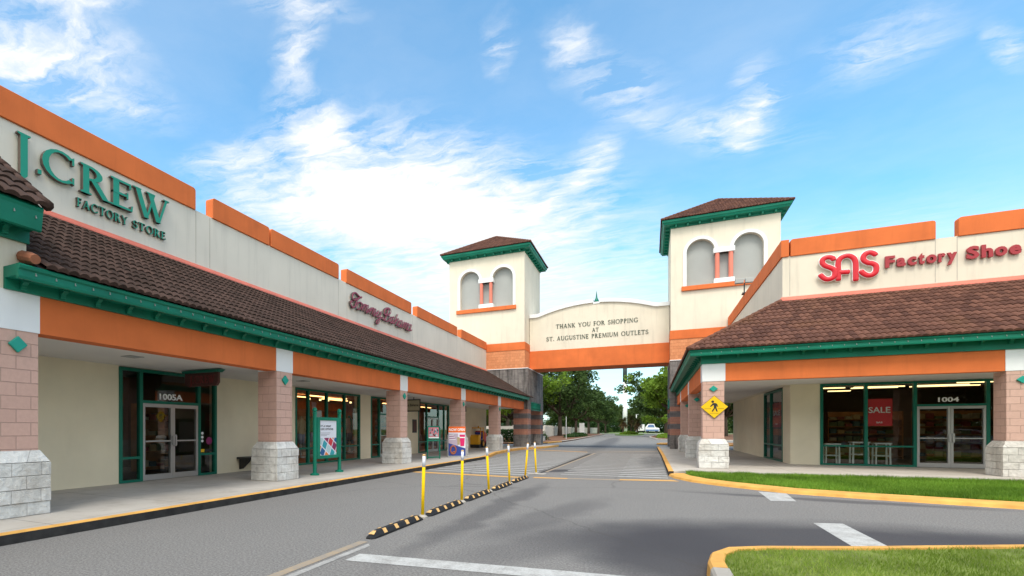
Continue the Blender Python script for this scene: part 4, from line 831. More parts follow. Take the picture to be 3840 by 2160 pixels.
m = MB(); m.lathe([(.08, 10.80), (.16, 10.90), (.17, 10.98), (.12, 11.10), (.07, 11.2), (.05, 11.35), (.035, 11.5), (.015, 11.65), (.004, 11.75)], (-3.6, YB+.4), 16); tag(m.build('finial', M['greenmetal'], None, smooth=True), 'green pointed finial in the gap at the top of the gateway arch', 'finial')
frB = frame('front', YB)
sg = thing('gateway_sign', 'dark green THANK YOU FOR SHOPPING lettering on the gateway wall', 'sign', (-3.6, YB, 8))
serif_word(sg, 'THANK YOU FOR SHOPPING', frB, -6.45, -.80, 9.10, .31, .03, [M['textgreen']]); serif_word(sg, 'AT', frB, -3.87, -3.42, 8.64, .29, .03, [M['textgreen']])
serif_word(sg, 'ST. AUGUSTINE PREMIUM OUTLETS', frB, -7.15, -.14, 8.19, .31, .03, [M['textgreen']])
# ------------------------------------------------------------------ street things
def post(lean, label):
    t = thing('delineator_post', label, 'post', group='yellow delineator posts along the lane divider')
    dx, dy = lean; h = 1.04; P = lambda k: (dx*k, dy*k, h*k)
    m = MB(); m.tube([(0, 0, 0), P(.80)], .027, 14); m.build('shaft', M['yellow'], t, smooth=True)
    m = MB(); m.tube([P(.80), P(.975)], .0275, 14); m.build('reflective_sleeve', M['signwhite'], t, smooth=True)
    m = MB(); m.tube([P(.975), P(1.0)], [.029, .024], 14); m.build('cap', M['patch'], t, smooth=True)
    m = MB(); m.lathe([(.085, 0), (.085, .02), (.045, .05), (.04, .05)], n=16); m.build('foot', M['kerbgrey'], t); return t
for (x, y, lx, ly, lb) in ((-3.36, 7.80, .03, .0, 'nearest yellow delineator post, beside the first rubber kerb'), (-3.36, 9.76, .02, 0, 'second nearest yellow delineator post, after the second rubber kerb'),
    (-3.38, 11.76, -.05, 0, 'third yellow delineator post, leaning left'), (-3.38, 13.72, -.03, 0, 'fourth yellow delineator post, before the last rubber kerb'),
    (-3.40, 15.72, .08, .02, 'yellow delineator post leaning right at the yellow cross line'), (-3.33, 17.05, -.05, 0, 'farthest yellow delineator post, leaning left over the drain')):
    p_ = post((lx, ly), lb); p_.location = (x, y, 0)
rk = thing('rubber_kerb', '', 'lane divider', group='black rubber kerbs with yellow patches in a line')
m = MB(); sec = lambda y, w_, h_: [(-w_, y, 0), (-w_, y, h_*.35), (-w_*.45, y, h_), (w_*.45, y, h_), (w_, y, h_*.35), (w_, y, 0)]
rings = [(-.86, .05, .03), (-.80, .085, .055), (-.68, .095, .11), (.68, .095, .11), (.80, .085, .055), (.86, .05, .03)]; vs = []
for r_ in rings: vs += sec(*r_)
m.add(vs, [(i*6+k, i*6+(k+1) % 6, (i+1)*6+(k+1) % 6, (i+1)*6+k) for i in range(5) for k in range(6)]+[tuple(range(6)), tuple(range(30, 36))]); m.build('body', M['black'], rk, bevel=.006)
for k in range(4):
    m = MB(); yc = -.50+k*.36; q = [(.045, .108), (.090, .045)]
    for s_ in (1, -1): m.add([(s_*.028, yc-.05, .113), (s_*.028, yc+.05, .113), (s_*.093, yc+.05, .045), (s_*.093, yc-.05, .045), (s_*.048, yc-.05, .116), (s_*.048, yc+.05, .116)], [(0, 1, 5, 4), (4, 5, 2, 3)])
    m.build('reflector', M['patch'], rk, fix=False)
for s_ in (-1, 1):
    m = MB(); m.add([(-.03, s_*.695, .112), (.03, s_*.695, .112), (.055, s_*.795, .072), (-.055, s_*.795, .072)], [(0, 1, 2, 3)]); m.build('reflector', M['patch'], rk, fix=False)
rk.scale = (.82, 1, .78); rk['label'] = 'nearest black rubber kerb with yellow patches, lowest in the picture'; rk.location = (-3.33, 6.80, 0)
for i, lb in enumerate(('second rubber kerb, between the two nearest yellow posts', 'third rubber kerb, between the second and third yellow posts', 'fourth rubber kerb, between the third and fourth yellow posts', 'farthest rubber kerb, ending at the yellow cross line')):
    dup(rk, (-3.33, 8.78+i*1.985, 0), random.uniform(-.01, .01), lb)
# directory sign
ds = thing('directory_sign', 'green framed two post poster stand with coloured diamonds near the second column', 'sign stand', (-8.55, 12.8, .15)); frD = frame('left', -8.55)
for y in (12.14, 13.43):
    m = MB(); m.lathe([(.055, .15), (.055, 1.90), (.07, 1.905), (.07, 1.93), (.05, 1.94)], (-8.56, y), 14)
    m.lathe([(.02, 1.93), (.05, 1.95), (.068, 1.99), (.06, 2.04), (.03, 2.07), (.005, 2.075)], (-8.56, y), 14); m.lathe([(.13, .147), (.13, .19), (.06, .215), (.055, .22)], (-8.56, y), 16); m.build('post', M['green'], ds, smooth=False)
m = MB(); z0, z1 = .60, 1.80
for q in ((12.20, 12.34, z0, z1), (13.23, 13.37, z0, z1), (12.34, 13.23, z0, z0+.09), (12.34, 13.23, z1-.09, z1)): wallbox(frD, q[0], q[1], -.05, .04, q[2], q[3], m)
m.build('frame', M['green'], ds)
wallbox(frD, 12.34, 13.23, -.04, .012, z0+.09, z1-.09).build('poster', M['signwhite'], ds)
m = MB(); put_text(m, "IT'S A WRAP", frD, 12.40, 12.93, 1.515, 1.575, .013, .017, .004); put_text(m, 'GIVE OPTIONS', frD, 12.40, 13.05, 1.425, 1.485, .013, .017, .004)
for k, (e) in enumerate((.5, .45, .32)): wallbox(frD, 12.40, 12.40+e, .013, .016, 1.34-k*.04, 1.348-k*.04, m)
m.build('letter', M['dark'], ds)
cols = [flat('poster_blue', (.01, .10, .28)), flat('poster_red2', (.60, .04, .05)), flat('poster_teal', (.03, .33, .40)), flat('poster_orange', (.80, .22, .04)), flat('poster_plum', (.25, .02, .10)), flat('poster_pale', (.45, .62, .65))]
def clip(poly, a0, a1, b0, b1):
    for ax, lim, sg_ in ((0, a0, 1), (0, a1, -1), (1, b0, 1), (1, b1, -1)):
        out = []
        for i in range(len(poly)):
            p, q = poly[i-1], poly[i]; ip_, iq = sg_*(p[ax]-lim) >= 0, sg_*(q[ax]-lim) >= 0
            if ip_ != iq: t = (lim-p[ax])/(q[ax]-p[ax]); out.append((p[0]+t*(q[0]-p[0]), p[1]+t*(q[1]-p[1])))
            if iq: out.append(q)
        poly = out
        if not poly: return poly
    return poly
m = MB(); k = 0
for i in range(-4, 9):
    for j_ in range(-4, 9):
        ex1, ey1, ex2, ey2 = .11, .21, .20, -.13; ox, oy = 12.34+i*ex1+j_*ex2, .75+i*ey1+j_*ey2; g = .07
        q = [(ox+g*(ex1+ex2), oy+g*(ey1+ey2)), (ox+ex1*(1-g)+ex2*g, oy+ey1*(1-g)+ey2*g), (ox+(ex1+ex2)*(1-g), oy+(ey1+ey2)*(1-g)), (ox+ex1*g+ex2*(1-g), oy+ey1*g+ey2*(1-g))]
        q = clip(q, 12.345, 13.225, z0+.095, 1.20)
        if len(q) > 2: m.add([frD(a, b, .014) for a, b in q], [tuple(range(len(q)))], (i*2+j_*3) % 6)
m.build('pattern', cols, ds, fix=False)
# small frame stand
fsn = thing('poster_stand', 'narrow green frame stand with a small pink poster', 'sign stand', (-8.56, 21.15, .15))
def P2(s, z, o=0): return (-8.76+.42*s*.9+o*.8, 20.9+.55*s*.9-o*.6, z)
m = MB()
for s_ in (0, 1): m.tube([P2(s_, .15), P2(s_, 1.50), P2(.08+s_*.84, 1.58)], .028, 8)
for z in (.22, .95, 1.03, 1.57): m.tube([P2(0.04, z), P2(.96, z)], .028, 8)
m.build('frame', M['green'], fsn)
m = MB(); m.add([P2(.08, 1.06), P2(.92, 1.06), P2(.92, 1.54), P2(.08, 1.54), P2(.08, 1.06, -.02), P2(.92, 1.06, -.02), P2(.92, 1.54, -.02), P2(.08, 1.54, -.02)], [(0, 1, 2, 3), (7, 6, 5, 4), (0, 4, 5, 1), (2, 6, 7, 3), (1, 5, 6, 2), (3, 7, 4, 0)])
m.build('poster', flat('poster_pink', (.62, .22, .26)), fsn)
m = MB(); rnd = random.Random(5)
for k in range(16):
    a, b_ = rnd.uniform(.12, .75), rnd.uniform(1.12, 1.44); m.add([P2(a, b_, .012+k*.0004), P2(a+.13, b_-.03, .012+k*.0004), P2(a+.10, b_+.08, .012+k*.0004)], [(0, 1, 2)], k % 3)
m.add([P2(.08, 1.06, .011), P2(.92, 1.06, .011), P2(.92, 1.11, .011), P2(.08, 1.11, .011)], [(0, 1, 2, 3)], 3)
m.build('picture', [M['dark'], cols[2], cols[5], M['letterwhite']], fsn, fix=False)
# now open board
no = thing('now_open_board', 'orange topped NOW OPEN pavement board with drink and pretzel picture', 'sign board', (-8.2, 23.15, .15))
ux, uy = .897, .442
def P3(a, z, o): return (-8.56+a*ux+o*uy, 22.98+a*uy-o*ux, z)
def bx3(m, a0, a1, z0, z1, o0, o1, mi=0): m.add([P3(a0, z0, o0), P3(a1, z0, o0), P3(a1, z1, o0), P3(a0, z1, o0), P3(a0, z0, o1), P3(a1, z0, o1), P3(a1, z1, o1), P3(a0, z1, o1)], [(3, 2, 1, 0), (4, 5, 6, 7), (0, 1, 5, 4), (1, 2, 6, 5), (2, 3, 7, 6), (3, 0, 4, 7)], mi)
m = MB(); bx3(m, 0, .80, .17, 1.58, -.05, 0); m.build('board', M['signwhite'], no)
m = MB(); bx3(m, -.05, .85, .15, .20, -.18, .05); bx3(m, -.04, 0, .2, 1.2, -.12, -.02); bx3(m, .80, .84, .2, 1.2, -.12, -.02); m.build('stand', M['recess'], no)
m = MB(); F3 = lambda a, z, o: P3(a, z, o)
bx3(m, .0, .80, 1.30, 1.58, .001, .004, 0)
m.add([P3(.0, .17, .004), P3(.80, .17, .004), P3(.80, .55, .004), P3(.0, .80, .004)], [(0, 1, 2, 3)], 1)
m.add([P3(0, .62, .003), P3(.45, .62, .003), P3(.45, 1.25, .003), P3(0, 1.25, .003)], [(0, 1, 2, 3)], 5)
m.add([P3(.56, .66, .008), P3(.74, .66, .008), P3(.78, 1.20, .008), P3(.52, 1.20, .008)], [(0, 1, 2, 3)], 2); m.add([P3(.52, 1.04, .009), P3(.78, 1.04, .009), P3(.78, 1.09, .009), P3(.52, 1.09, .009)], [(0, 1, 2, 3)], 4)
m.add([P3(.42, .72, .007), P3(.53, .72, .007), P3(.55, 1.08, .007), P3(.40, 1.08, .007)], [(0, 1, 2, 3)], 6)
for k in range(5): m.add([P3(.04, .95+k*.05, .006), P3(.34-.02*k, .97+k*.05, .006), P3(.34-.02*k, .995+k*.05, .006), P3(.04, .975+k*.05, .006)], [(0, 1, 2, 3)], 7 if k % 2 else 4)
put_text(m, 'NOW OPEN', F3, .03, .77, 1.37, 1.50, .005, .009, .03, 4)
tp = [(0.10+.0, .0)] ; rr_ = [P3(.22+.13*math.cos(a*.3927), .48+.19*math.sin(a*.3927), .012) for a in range(17)]; m.tube(rr_, .035, 8, 3); m.tube([P3(.12, .30, .02), P3(.25, .40, .025), P3(.33, .36, .02)], .03, 8, 3)
m.build('picture', [flat('vivid_orange', (.85, .14, .01)), flat('navy', (.02, .05, .28)), flat('pink_drink', (.70, .01, .14)), flat('pretzel', (.40, .12, .06)), M['letterwhite'], flat('lilac', (.48, .40, .50)), flat('tan_drink', (.42, .33, .18)), flat('plum', (.3, .06, .25))], no)
# coin ride
rd = thing('toy_ride', 'yellow red and blue coin operated toy truck ride by the far wall', 'toy ride', (-11.0, 35.9, .15))
yl = flat('ride_yellow', (.72, .36, .01), .35); bu = flat('ride_blue', (.02, .05, .35), .35); rdm = flat('ride_red', (.45, .02, .02), .35)
m = MB(); m.prism([(34.9, .38), (34.9, .95), (35.0, 1.05), (35.35, 1.08), (35.4, .38)], 'x', -11.45, -10.75); m.build('bonnet', yl, rd, bevel=.03)
m = MB(); m.box(-11.5, -10.7, 34.85, 37.0, .17, .38); m.build('base', M['dark'], rd, bevel=.02)
m = MB()
for x in (-11.43, -10.79):
    m.box(x, x+.05, 35.35, 35.41, .9, 1.52); m.box(x, x+.05, 35.95, 36.01, .6, 1.52)
m.box(-11.48, -10.70, 35.3, 36.05, 1.52, 1.58); m.build('cab', yl, rd, bevel=.01)
m = MB(); m.box(-11.4, -10.78, 35.4, 36.4, .38, .78); m.box(-11.38, -10.8, 36.0, 36.1, .78, 1.25); m.build('seat', bu, rd, bevel=.03)
m = MB(); m.prism([(36.1, .40), (36.1, 1.35), (36.5, 1.25), (36.9, .95), (36.9, .40)], 'x', -11.40, -10.74); m.build('rear_body', rdm, rd, bevel=.03)
m = MB(); m.tube([(-10.95, 36.9, .8), (-10.95, 37.2, 1.15), (-10.95, 37.5, .9), (-10.95, 37.45, .5)], .06, 8); m.build('rear_arm', yl, rd)
for x in (-11.52, -10.68):
    for y, r_ in ((35.55, .27), (36.65, .22)):
        m = MB(); m.lathe([(r_, -.07), (r_, .07)], n=18); m.v = [(x+p[2], y+p[0], .16+r_+p[1]) for p in m.v]; wq = m.build('wheel', M['tyre'], rd)
        m = MB(); m.lathe([(r_*.6, -.085), (r_*.6, .085)], n=16); m.v = [(x+p[2], y+p[0], .16+r_+p[1]) for p in m.v]; m.build('rim', yl, wq)
m = MB(); m.lathe([(.05, 1.58), (.06, 1.64), (.03, 1.70), (.01, 1.71)], (-11.0, 35.6)); m.build('beacon', M['kerbyellow'], rd)
# ------------------------------------------------------------------ shop interiors
def shelf(loc, n, label, seed, rz=90, w=1.8):
    t = thing('shelving', label, 'shelves', (0, 0, 0)); rnd = random.Random(seed)
    m = MB(); m.box(-w/2, w/2, 0, .04, 0, 2.1); m.box(-w/2, -w/2+.04, -.4, 0, 0, 2.1); m.box(w/2-.04, w/2, -.4, 0, 0, 2.1)
    for k in range(n): m.box(-w/2+.04, w/2-.04, -.4, 0, .1+k*1.95/n, .13+k*1.95/n)
    m.build('carcass', M['wood'], t); pal = [flat('cloth%d' % i, c) for i, c in enumerate(((.45, .40, .30), (.25, .05, .04), (.06, .12, .16), (.42, .30, .16), (.12, .16, .08)))]
    m = MB()
    for k in range(n):
        x = -w/2+.08
        while x < w/2-.3: h = rnd.uniform(.08, .24); m.box(x, x+.24, -.36, -.06, .135+k*1.95/n, .135+k*1.95/n+h, rnd.randrange(5)); x += .28
    m.build('folded_clothes', pal, t); t.location = loc; t.rotation_euler = (0, 0, R(rz)); return t
shelf((-14.6, 19.8, .15), 6, 'wooden clothes shelving seen through the first large left window', 1); shelf((-14.6, 21.9, .15), 5, 'wooden clothes shelving behind the clothed mannequins', 2); shelf((-14.9, 24.0, .15), 5, 'wooden clothes shelving deepest behind the last pane of the large left window', 4); shelf((-14.2, 26.2, .15), 5, 'wooden clothes shelving beside the second shop doorway', 3)
shelf((-14.4, 11.6, .15), 4, 'dim shelving behind the 1005A glass doors', 6)
def mannequin(loc, label, top, jacket=None, rz=90):
    t = thing('mannequin', label, 'mannequin'); 
    def loft(m, rings, n=16, cx=0): 
        vs = []
        for z, rx, ry in rings:
            for k in range(n): a = 2*math.pi*k/n; vs.append((cx+rx*math.cos(a), ry*math.sin(a), z))
        m.add(vs, [(i*n+k, i*n+(k+1) % n, (i+1)*n+(k+1) % n, (i+1)*n+k) for i in range(len(rings)-1) for k in range(n)]+[tuple(range(n))[::-1], tuple(range((len(rings)-1)*n, len(rings)*n))])
    m = MB(); loft(m, [(.9, .17, .12), (1.0, .18, .12), (1.12, .15, .10), (1.3, .18, .12), (1.42, .20, .11), (1.50, .12, .08), (1.54, .06, .06), (1.62, .055, .055)]); m.build('torso', top, t, smooth=True)
    m = MB(); loft(m, [(.55, .09, .09), (.93, .11, .11)], cx=-.09); loft(m, [(.55, .09, .09), (.93, .11, .11)], cx=.09); m.build('shorts', flat('shorts', (.20, .22, .33)), t, smooth=True)
    m = MB(); m.tube([(0, 0, .02), (0, 0, .9)], .02); m.lathe([(.18, 0), (.18, .02)]); m.build('stand', M['silver'], t)
    jm = jacket or top
    for s_ in (-1, 1): m = MB(); m.tube([(s_*.18, 0, 1.44), (s_*.24, .01, 1.2), (s_*.27, -.03, .98)], [.07, .06, .05], 10); m.build('sleeve', jm, t, smooth=True)
    if jacket:
        m = MB()
        for s_ in (-1, 1):
            n = 10; rg = [(.85, .21, .16), (1.1, .18, .135), (1.3, .205, .14), (1.42, .215, .13), (1.50, .13, .09)]; vs = []
            for z, rx, ry in rg:
                for k in range(n): a = -math.pi/2+s_*(.45+k*(math.pi-.45)/(n-1)); vs.append((rx*math.cos(a), ry*math.sin(a), z))
            m.add(vs, [(i*n+k, i*n+k+1, (i+1)*n+k+1, (i+1)*n+k) for i in range(len(rg)-1) for k in range(n-1)])
        m.build('jacket', jacket, t, fix=False, smooth=True)
    t.location = loc; t.rotation_euler = (0, 0, R(rz)); return t
mannequin((-12.1, 19.8, .45), 'mannequin in a white jacket over a teal top behind the left window', flat('teal_top', (.03, .28, .25)), flat('white_jacket', (.50, .48, .46)))
mannequin((-12.3, 17.35, .40), 'mannequin in a green shirt behind the post of the poster stand', flat('green_top', (.08, .30, .10)))
mannequin((-12.3, 16.5, .35), 'mannequin in a tan top partly hidden behind the window mullion', flat('tan_top', (.45, .33, .20)))
sale2 = thing('sale_poster', 'red percent off sign partly hidden by the second column', 'poster', (XW, 14.9, .8)); wallbox(frL, 14.99, 15.25, -.16, -.15, .75, 1.55).build('panel', M['darkred'], sale2); wallbox(frL, 14.99, 15.25, -.16, -.15, 1.56, 1.97).build('header', M['kerbgrey'], sale2)
m = MB(); put_text(m, '%', frL, 15.05, 15.2, 1.1, 1.3, -.149, -.145, .01); m.build('letter', M['letterwhite'], sale2)
shelf((8.6, 30.5, .15), 6, 'wooden shoe shelving deep inside the right shop, left of the doors', 8, 0, 2.6); shelf((11.6, 30.5, .15), 6, 'wooden shoe shelving deep inside the right shop, behind the doors', 9, 0, 2.6)
# ------------------------------------------------------------------ trees
def rnd_leaf(rnd, vs, fs, p, s):
    a = Vector((rnd.gauss(0, 1), rnd.gauss(0, 1), rnd.gauss(0, .7))).normalized(); b = a.cross(Vector((rnd.gauss(0, 1), rnd.gauss(0, 1), rnd.gauss(0, 1)))).normalized()
    k = len(vs); vs += [tuple(p-a*s), tuple(p+b*s*.55), tuple(p+a*s), tuple(p-b*s*.55)]; fs.append((k, k+1, k+2, k+3))
def tree(name, h, spread, trunk_h, nleaf, leaf, seed, mat, label, cat='tree', lean=0, group='trees beyond the gateway', dens=1.0, low=.0):
    rnd = random.Random(seed); t = thing(name, label, cat, group=group); m = MB(); tips = []
    r0 = h*.025
    m.tube([(0, 0, -.1), (lean*.3, 0, trunk_h*.5), (lean, .1, trunk_h)], [r0*1.3, r0, r0*.85], 10)
    nb = 7
    for i in range(nb):
        a = 2*math.pi*i/nb+rnd.uniform(-.3, .3); l_ = spread*rnd.uniform(.45, .8); zt = trunk_h+(h-trunk_h)*rnd.uniform(.25, .75)
        p0 = Vector((lean, .1, trunk_h*.95)); p2 = Vector((lean+math.cos(a)*l_, math.sin(a)*l_, zt)); p1 = (p0+p2)/2+Vector((0, 0, -.08*h)); p1.z = max(p1.z, p0.z)
        m.tube([p0, p1, p2], [r0*.6, r0*.4, r0*.15], 6); tips += [p2, (p1+p2)/2]
        for _ in range(2):
            q = p2+Vector((rnd.gauss(0, spread*.22), rnd.gauss(0, spread*.22), rnd.gauss(.5, h*.08))); m.tube([p1, q], [r0*.25, r0*.08], 5); tips.append(q)
    m.tube([(lean, .1, trunk_h), (lean*1.1, 0, h*.85)], [r0*.7, r0*.15], 6); tips += [Vector((lean, 0, h*.85)), Vector((lean, 0, h*.65))]
    m.build('trunk', M['bark'], t, smooth=True)
    cl_ = []
    for q in tips:
        for _ in range(3): cl_.append((q+Vector((rnd.gauss(0, spread*.14), rnd.gauss(0, spread*.14), rnd.gauss(0, h*.05))), spread*rnd.uniform(.12, .27)))
    for _ in range(14):
        a = rnd.uniform(0, 6.28); el_ = rnd.uniform(-.3, 1.3); c_ = Vector((lean+math.cos(a)*math.cos(el_)*spread*.78, math.sin(a)*math.cos(el_)*spread*.78, trunk_h+(h-trunk_h)*.42+math.sin(el_)*(h-trunk_h)*.5)); cl_.append((c_, spread*rnd.uniform(.10, .22)))
    if low:
        for _ in range(10): a = rnd.uniform(0, 6.28); cl_.append((Vector((math.cos(a)*spread*.7, math.sin(a)*spread*.7, trunk_h*low)), spread*.16))
    vs = []; fs = []; tot = sum(r_**2 for _, r_ in cl_)
    for c_, r_ in cl_:
        for _ in range(int(nleaf*r_**2/tot)):
            d = Vector((rnd.gauss(0, 1), rnd.gauss(0, 1), rnd.gauss(0, 1))).normalized()*r_*(rnd.random()**.45); d.z *= .75; rnd_leaf(rnd, vs, fs, c_+d, leaf*rnd.uniform(.6, 1.3))
    mb_ = MB(); mb_.v = vs; mb_.f = fs; mb_.mi = [0]*len(fs); mb_.build('crown', mat, t, fix=False); return t
ta = tree('oak_tree', 16, 8.5, 4.5, 13000, .30, 11, M['leafD'], 'dark oak with the thickest trunk left of the road beyond the gateway'); ta.location = (-17, 112, .1)
tb = tree('oak_tree', 14, 7, 4.0, 11000, .30, 12, M['leafD'], 'dark oak with crooked limbs along the left kerb beyond the gateway'); tb.location = (-18.5, 150, .1)
tc = tree('leafy_tree', 13, 7, 3.5, 10000, .28, 14, M['leafL'], 'bright green tree close behind the left tower'); tc.location = (-22, 88, 0)
td = tree('oak_tree', 14.5, 8.0, 4.2, 12000, .34, 15, M['leafD'], 'dark rounded oak right of the road beyond the gateway'); td.location = (3.4, 146, .1)
te = tree('leafy_tree', 15, 6.5, 5.5, 9000, .30, 16, M['leafL'], 'bright green tree beside the right tower beyond the gateway', low=.6); te.location = (3.8, 112, .1)
lbs = ['dark oak, second in the row along the fence', 'dark oak, third in the row along the fence', 'slim dark oak farthest along the left row', 'dark oak filling the gap behind the thickest trunk']
for (x, y, rz, sc), lb in zip(((-17.8, 176, 1.0, 1.0), (-16.6, 196, 2.2, .95), (-15.6, 214, 3.1, .85), (-25, 128, 4.0, 1.05)), lbs): dup(tb, (x, y, .1), rz, lb, scale=(sc,)*3)
for (x, y, rz, sc), lb in zip(((-30, 98, 1, 1.0), (-36, 80, 2, .8), (-25, 104, 4, 1.0)), ('green tree seen under the left arcade behind the fence', 'low green tree farthest left behind the fence', 'light green tree between the bright one and the thickest trunk')): dup(tc, (x, y, 0), rz, lb, scale=(sc,)*3)
for (x, y, rz, sc), lb in zip(((9, 150, 1, .9), (13, 118, 3, .95)), ('dark oak partly hidden behind the right tower', 'dark oak hidden low behind the right tower columns')): dup(td, (x, y, 0), rz, lb, scale=(sc,)*3)
fw = tree('woodland', 17, 12, 2.0, 9000, .62, 21, leafmat('woods', (.07, .12, .03), (.13, .19, .05)), 'tallest tree of the distant woodland at the end of the road', group='distant woodland trees', low=.9); fw.location = (-24, 330, 0)
for i, (x, y, sc) in enumerate(((-46, 320, 1.0), (-6, 345, .9), (14, 325, .95), (36, 330, 1.0), (-34, 300, .85), (0, 310, .62), (58, 320, 1.0), (-66, 320, 1.0), (-15, 318, .75), (24, 300, .7), (-32, 225, .7), (-46, 212, .75), (-62, 195, .75), (-42, 150, .55), (-56, 140, .6), (20, 205, .7), (34, 215, .7), (13, 240, .6), (-22, 262, .62), (-52, 100, .45), (-38, 112, .45))):
    dup(fw, (x, y, 0), i*1.3, 'tree in the distant woodland behind the road end, like its neighbours', scale=(sc,)*3)
def palm(loc, h, seed, label):
    rnd = random.Random(seed); t = thing('palm_tree', label, 'palm tree', group='palms on the traffic island'); m = MB(); m.tube([(0, 0, 0), (.1, 0, h*.5), (.05, 0, h)], [.28, .22, .2], 10); m.build('trunk', M['bark'], t)
    for part, n, lo, hi, mt in (('crown', 60, -.5, 1.2, 'palm'), ('dry_skirt', 46, -1.45, -.6, 'palmdry')):
        vs = []; fs = []
        for _ in range(n):
            a = rnd.uniform(0, 6.28); e = rnd.uniform(lo, hi); l_ = rnd.uniform(1.2, 1.9); p0 = Vector((.05, 0, h)); d = Vector((math.cos(a)*math.cos(e), math.sin(a)*math.cos(e), math.sin(e)))
            for k in range(7):
                s_ = rnd.uniform(.35, 1); c_ = p0+d*l_*s_+Vector((0, 0, -.35*s_*s_*l_)); dv = (d+Vector((rnd.gauss(0, .35), rnd.gauss(0, .35), rnd.gauss(-.2, .35)))).normalized(); w_ = dv.cross(Vector((0, 0, 1))).normalized()*.09
                b = len(vs); vs += [tuple(c_-dv*.35-w_), tuple(c_-dv*.35+w_), tuple(c_+dv*.4)]; fs.append((b, b+1, b+2))
        q = MB(); q.v = vs; q.f = fs; q.mi = [0]*len(fs); q.build(part, M[mt], t, fix=False)
    t.location = loc; return t
palm((-6.6, 150, .1), 3.6, 1, 'leftmost palm on the island with dry hanging fronds'); palm((-4.8, 153, .1), 4.3, 2, 'tallest palm in the middle of the island'); palm((-3.2, 149, .1), 3.3, 3, 'rightmost low palm on the island')
def bush(name, loc, sx, sy, sz, n, leaf, seed, label, mat='hedge', cat='shrub', boxy=False):
    rnd = random.Random(seed); vs = []; fs = []
    for _ in range(n):
        if boxy: p = Vector((rnd.uniform(-1, 1)*sx, rnd.uniform(-1, 1)*sy, rnd.random()*sz))
        else: d = Vector((rnd.gauss(0, 1), rnd.gauss(0, 1), abs(rnd.gauss(0, 1)))).normalized()*(rnd.random()**.4); k = 1+.25*noise.noise(d*2+Vector((seed, 0, 0))); p = Vector((d.x*sx*k, d.y*sy*k, d.z*sz*k))
        rnd_leaf(rnd, vs, fs, p, leaf*rnd.uniform(.6, 1.2))
    mb_ = MB(); mb_.v = vs; mb_.f = fs; mb_.mi = [0]*len(fs); t = thing(name, label, cat); mb_.build('foliage', M[mat], t, fix=False); m = MB(); m.tube([(0, 0, 0), (0, 0, sz*.6)], .04, 6); m.build('stem', M['bark'], t); t.location = loc; return t
bush('hedge', (-15.6, 54.8, .1), 4.6, .7, 1.35, 7000, .12, 1, 'clipped dark green hedge seen under the left tower', cat='hedge', boxy=True)
bush('shrub', (-12.6, 58.5, .1), 1.6, 1.2, 1.1, 2500, .11, 2, 'round shrub nearest the left tower beyond the gateway'); bush('shrub', (-13.3, 66, .1), 2.0, 1.6, 1.3, 2500, .12, 3, 'wide dark shrub against the pale fence')
bush('shrub', (-5, 146, .1), 2.2, 1.4, .9, 1200, .2, 4, 'low clipped shrub at the foot of the island palms', 'leafL')
bush('ground_shrub', (-12.2, 100, .1), 1.3, 14, .7, 2500, .2, 6, 'low planting strip along the left kerb beyond the gateway'); bush('ground_shrub', (3.4, 92, .1), 2.5, 5, .8, 2500, .18, 7, 'low green planting at the corner of the right mulch bed', 'leafL')
for (x, y, sx, lb) in ((-50, 238, 34, 'dense undergrowth of the distant woodland left of the road'), (22, 238, 24, 'dense undergrowth of the distant woodland right of the road'), (-14, 292, 16, 'dense undergrowth closing the far end of the road')):
    u_ = bush('undergrowth', (x, y, 0), sx, 2.5, 4.6, int(sx*260), .55, int(sx), lb, cat='undergrowth', boxy=True)
tb_ = thing('utility_box', 'small grey utility box in the mulch beyond the left tower', 'utility box', (-11.2, 60.5, .12)); m = MB(); m.box(-11.55, -10.85, 60.2, 60.8, .12, .62); m.build('cabinet', M['recess'], tb_, bevel=.03); m = MB(); m.box(-11.6, -10.8, 60.15, 60.85, .62, .68); m.build('lid', M['recess'], tb_)
# fence
def fence(pts, label):
    t = thing('vinyl_fence', label, 'fence', (*pts[0], 0)); m = MB(); pm = MB()
    for a, b in zip(pts, pts[1:]):
        a, b = Vector(a), Vector(b); d = (b-a); n = max(1, int(d.length/2.4)); u = d.normalized(); v = Vector((-u.y, u.x))
        for i in range(n):
            p = a+d*(i/n); q = a+d*((i+1)/n)
            for s0, s1, mm, hh_, th in ((0, .13, pm, 2.15, .08), (.13, 2.4, m, 2.0, .03)):
                if mm is pm: p0, p1 = p, p+u*.13
                else: p0, p1 = p+u*.13, q
                mm.add([tuple((p0-v*th).to_3d()), tuple((p1-v*th).to_3d()), tuple((p1+v*th).to_3d()), tuple((p0+v*th).to_3d())]+[(x_[0], x_[1], hh_) for x_ in ((p0-v*th), (p1-v*th), (p1+v*th), (p0+v*th))], [(0, 3, 2, 1), (4, 5, 6, 7), (0, 1, 5, 4), (1, 2, 6, 5), (2, 3, 7, 6), (3, 0, 4, 7)])
    m.build('panels', M['fence'], t); o = pm.build('posts', M['fence'], t); o['kind'] = 'stuff'
fence([(-60, 78), (-15.5, 86)], 'pale vinyl fence running left behind the hedge'); fence([(-15.5, 86), (-20, 130), (-24, 184), (-19, 250)], 'pale vinyl fence receding along the left tree row')
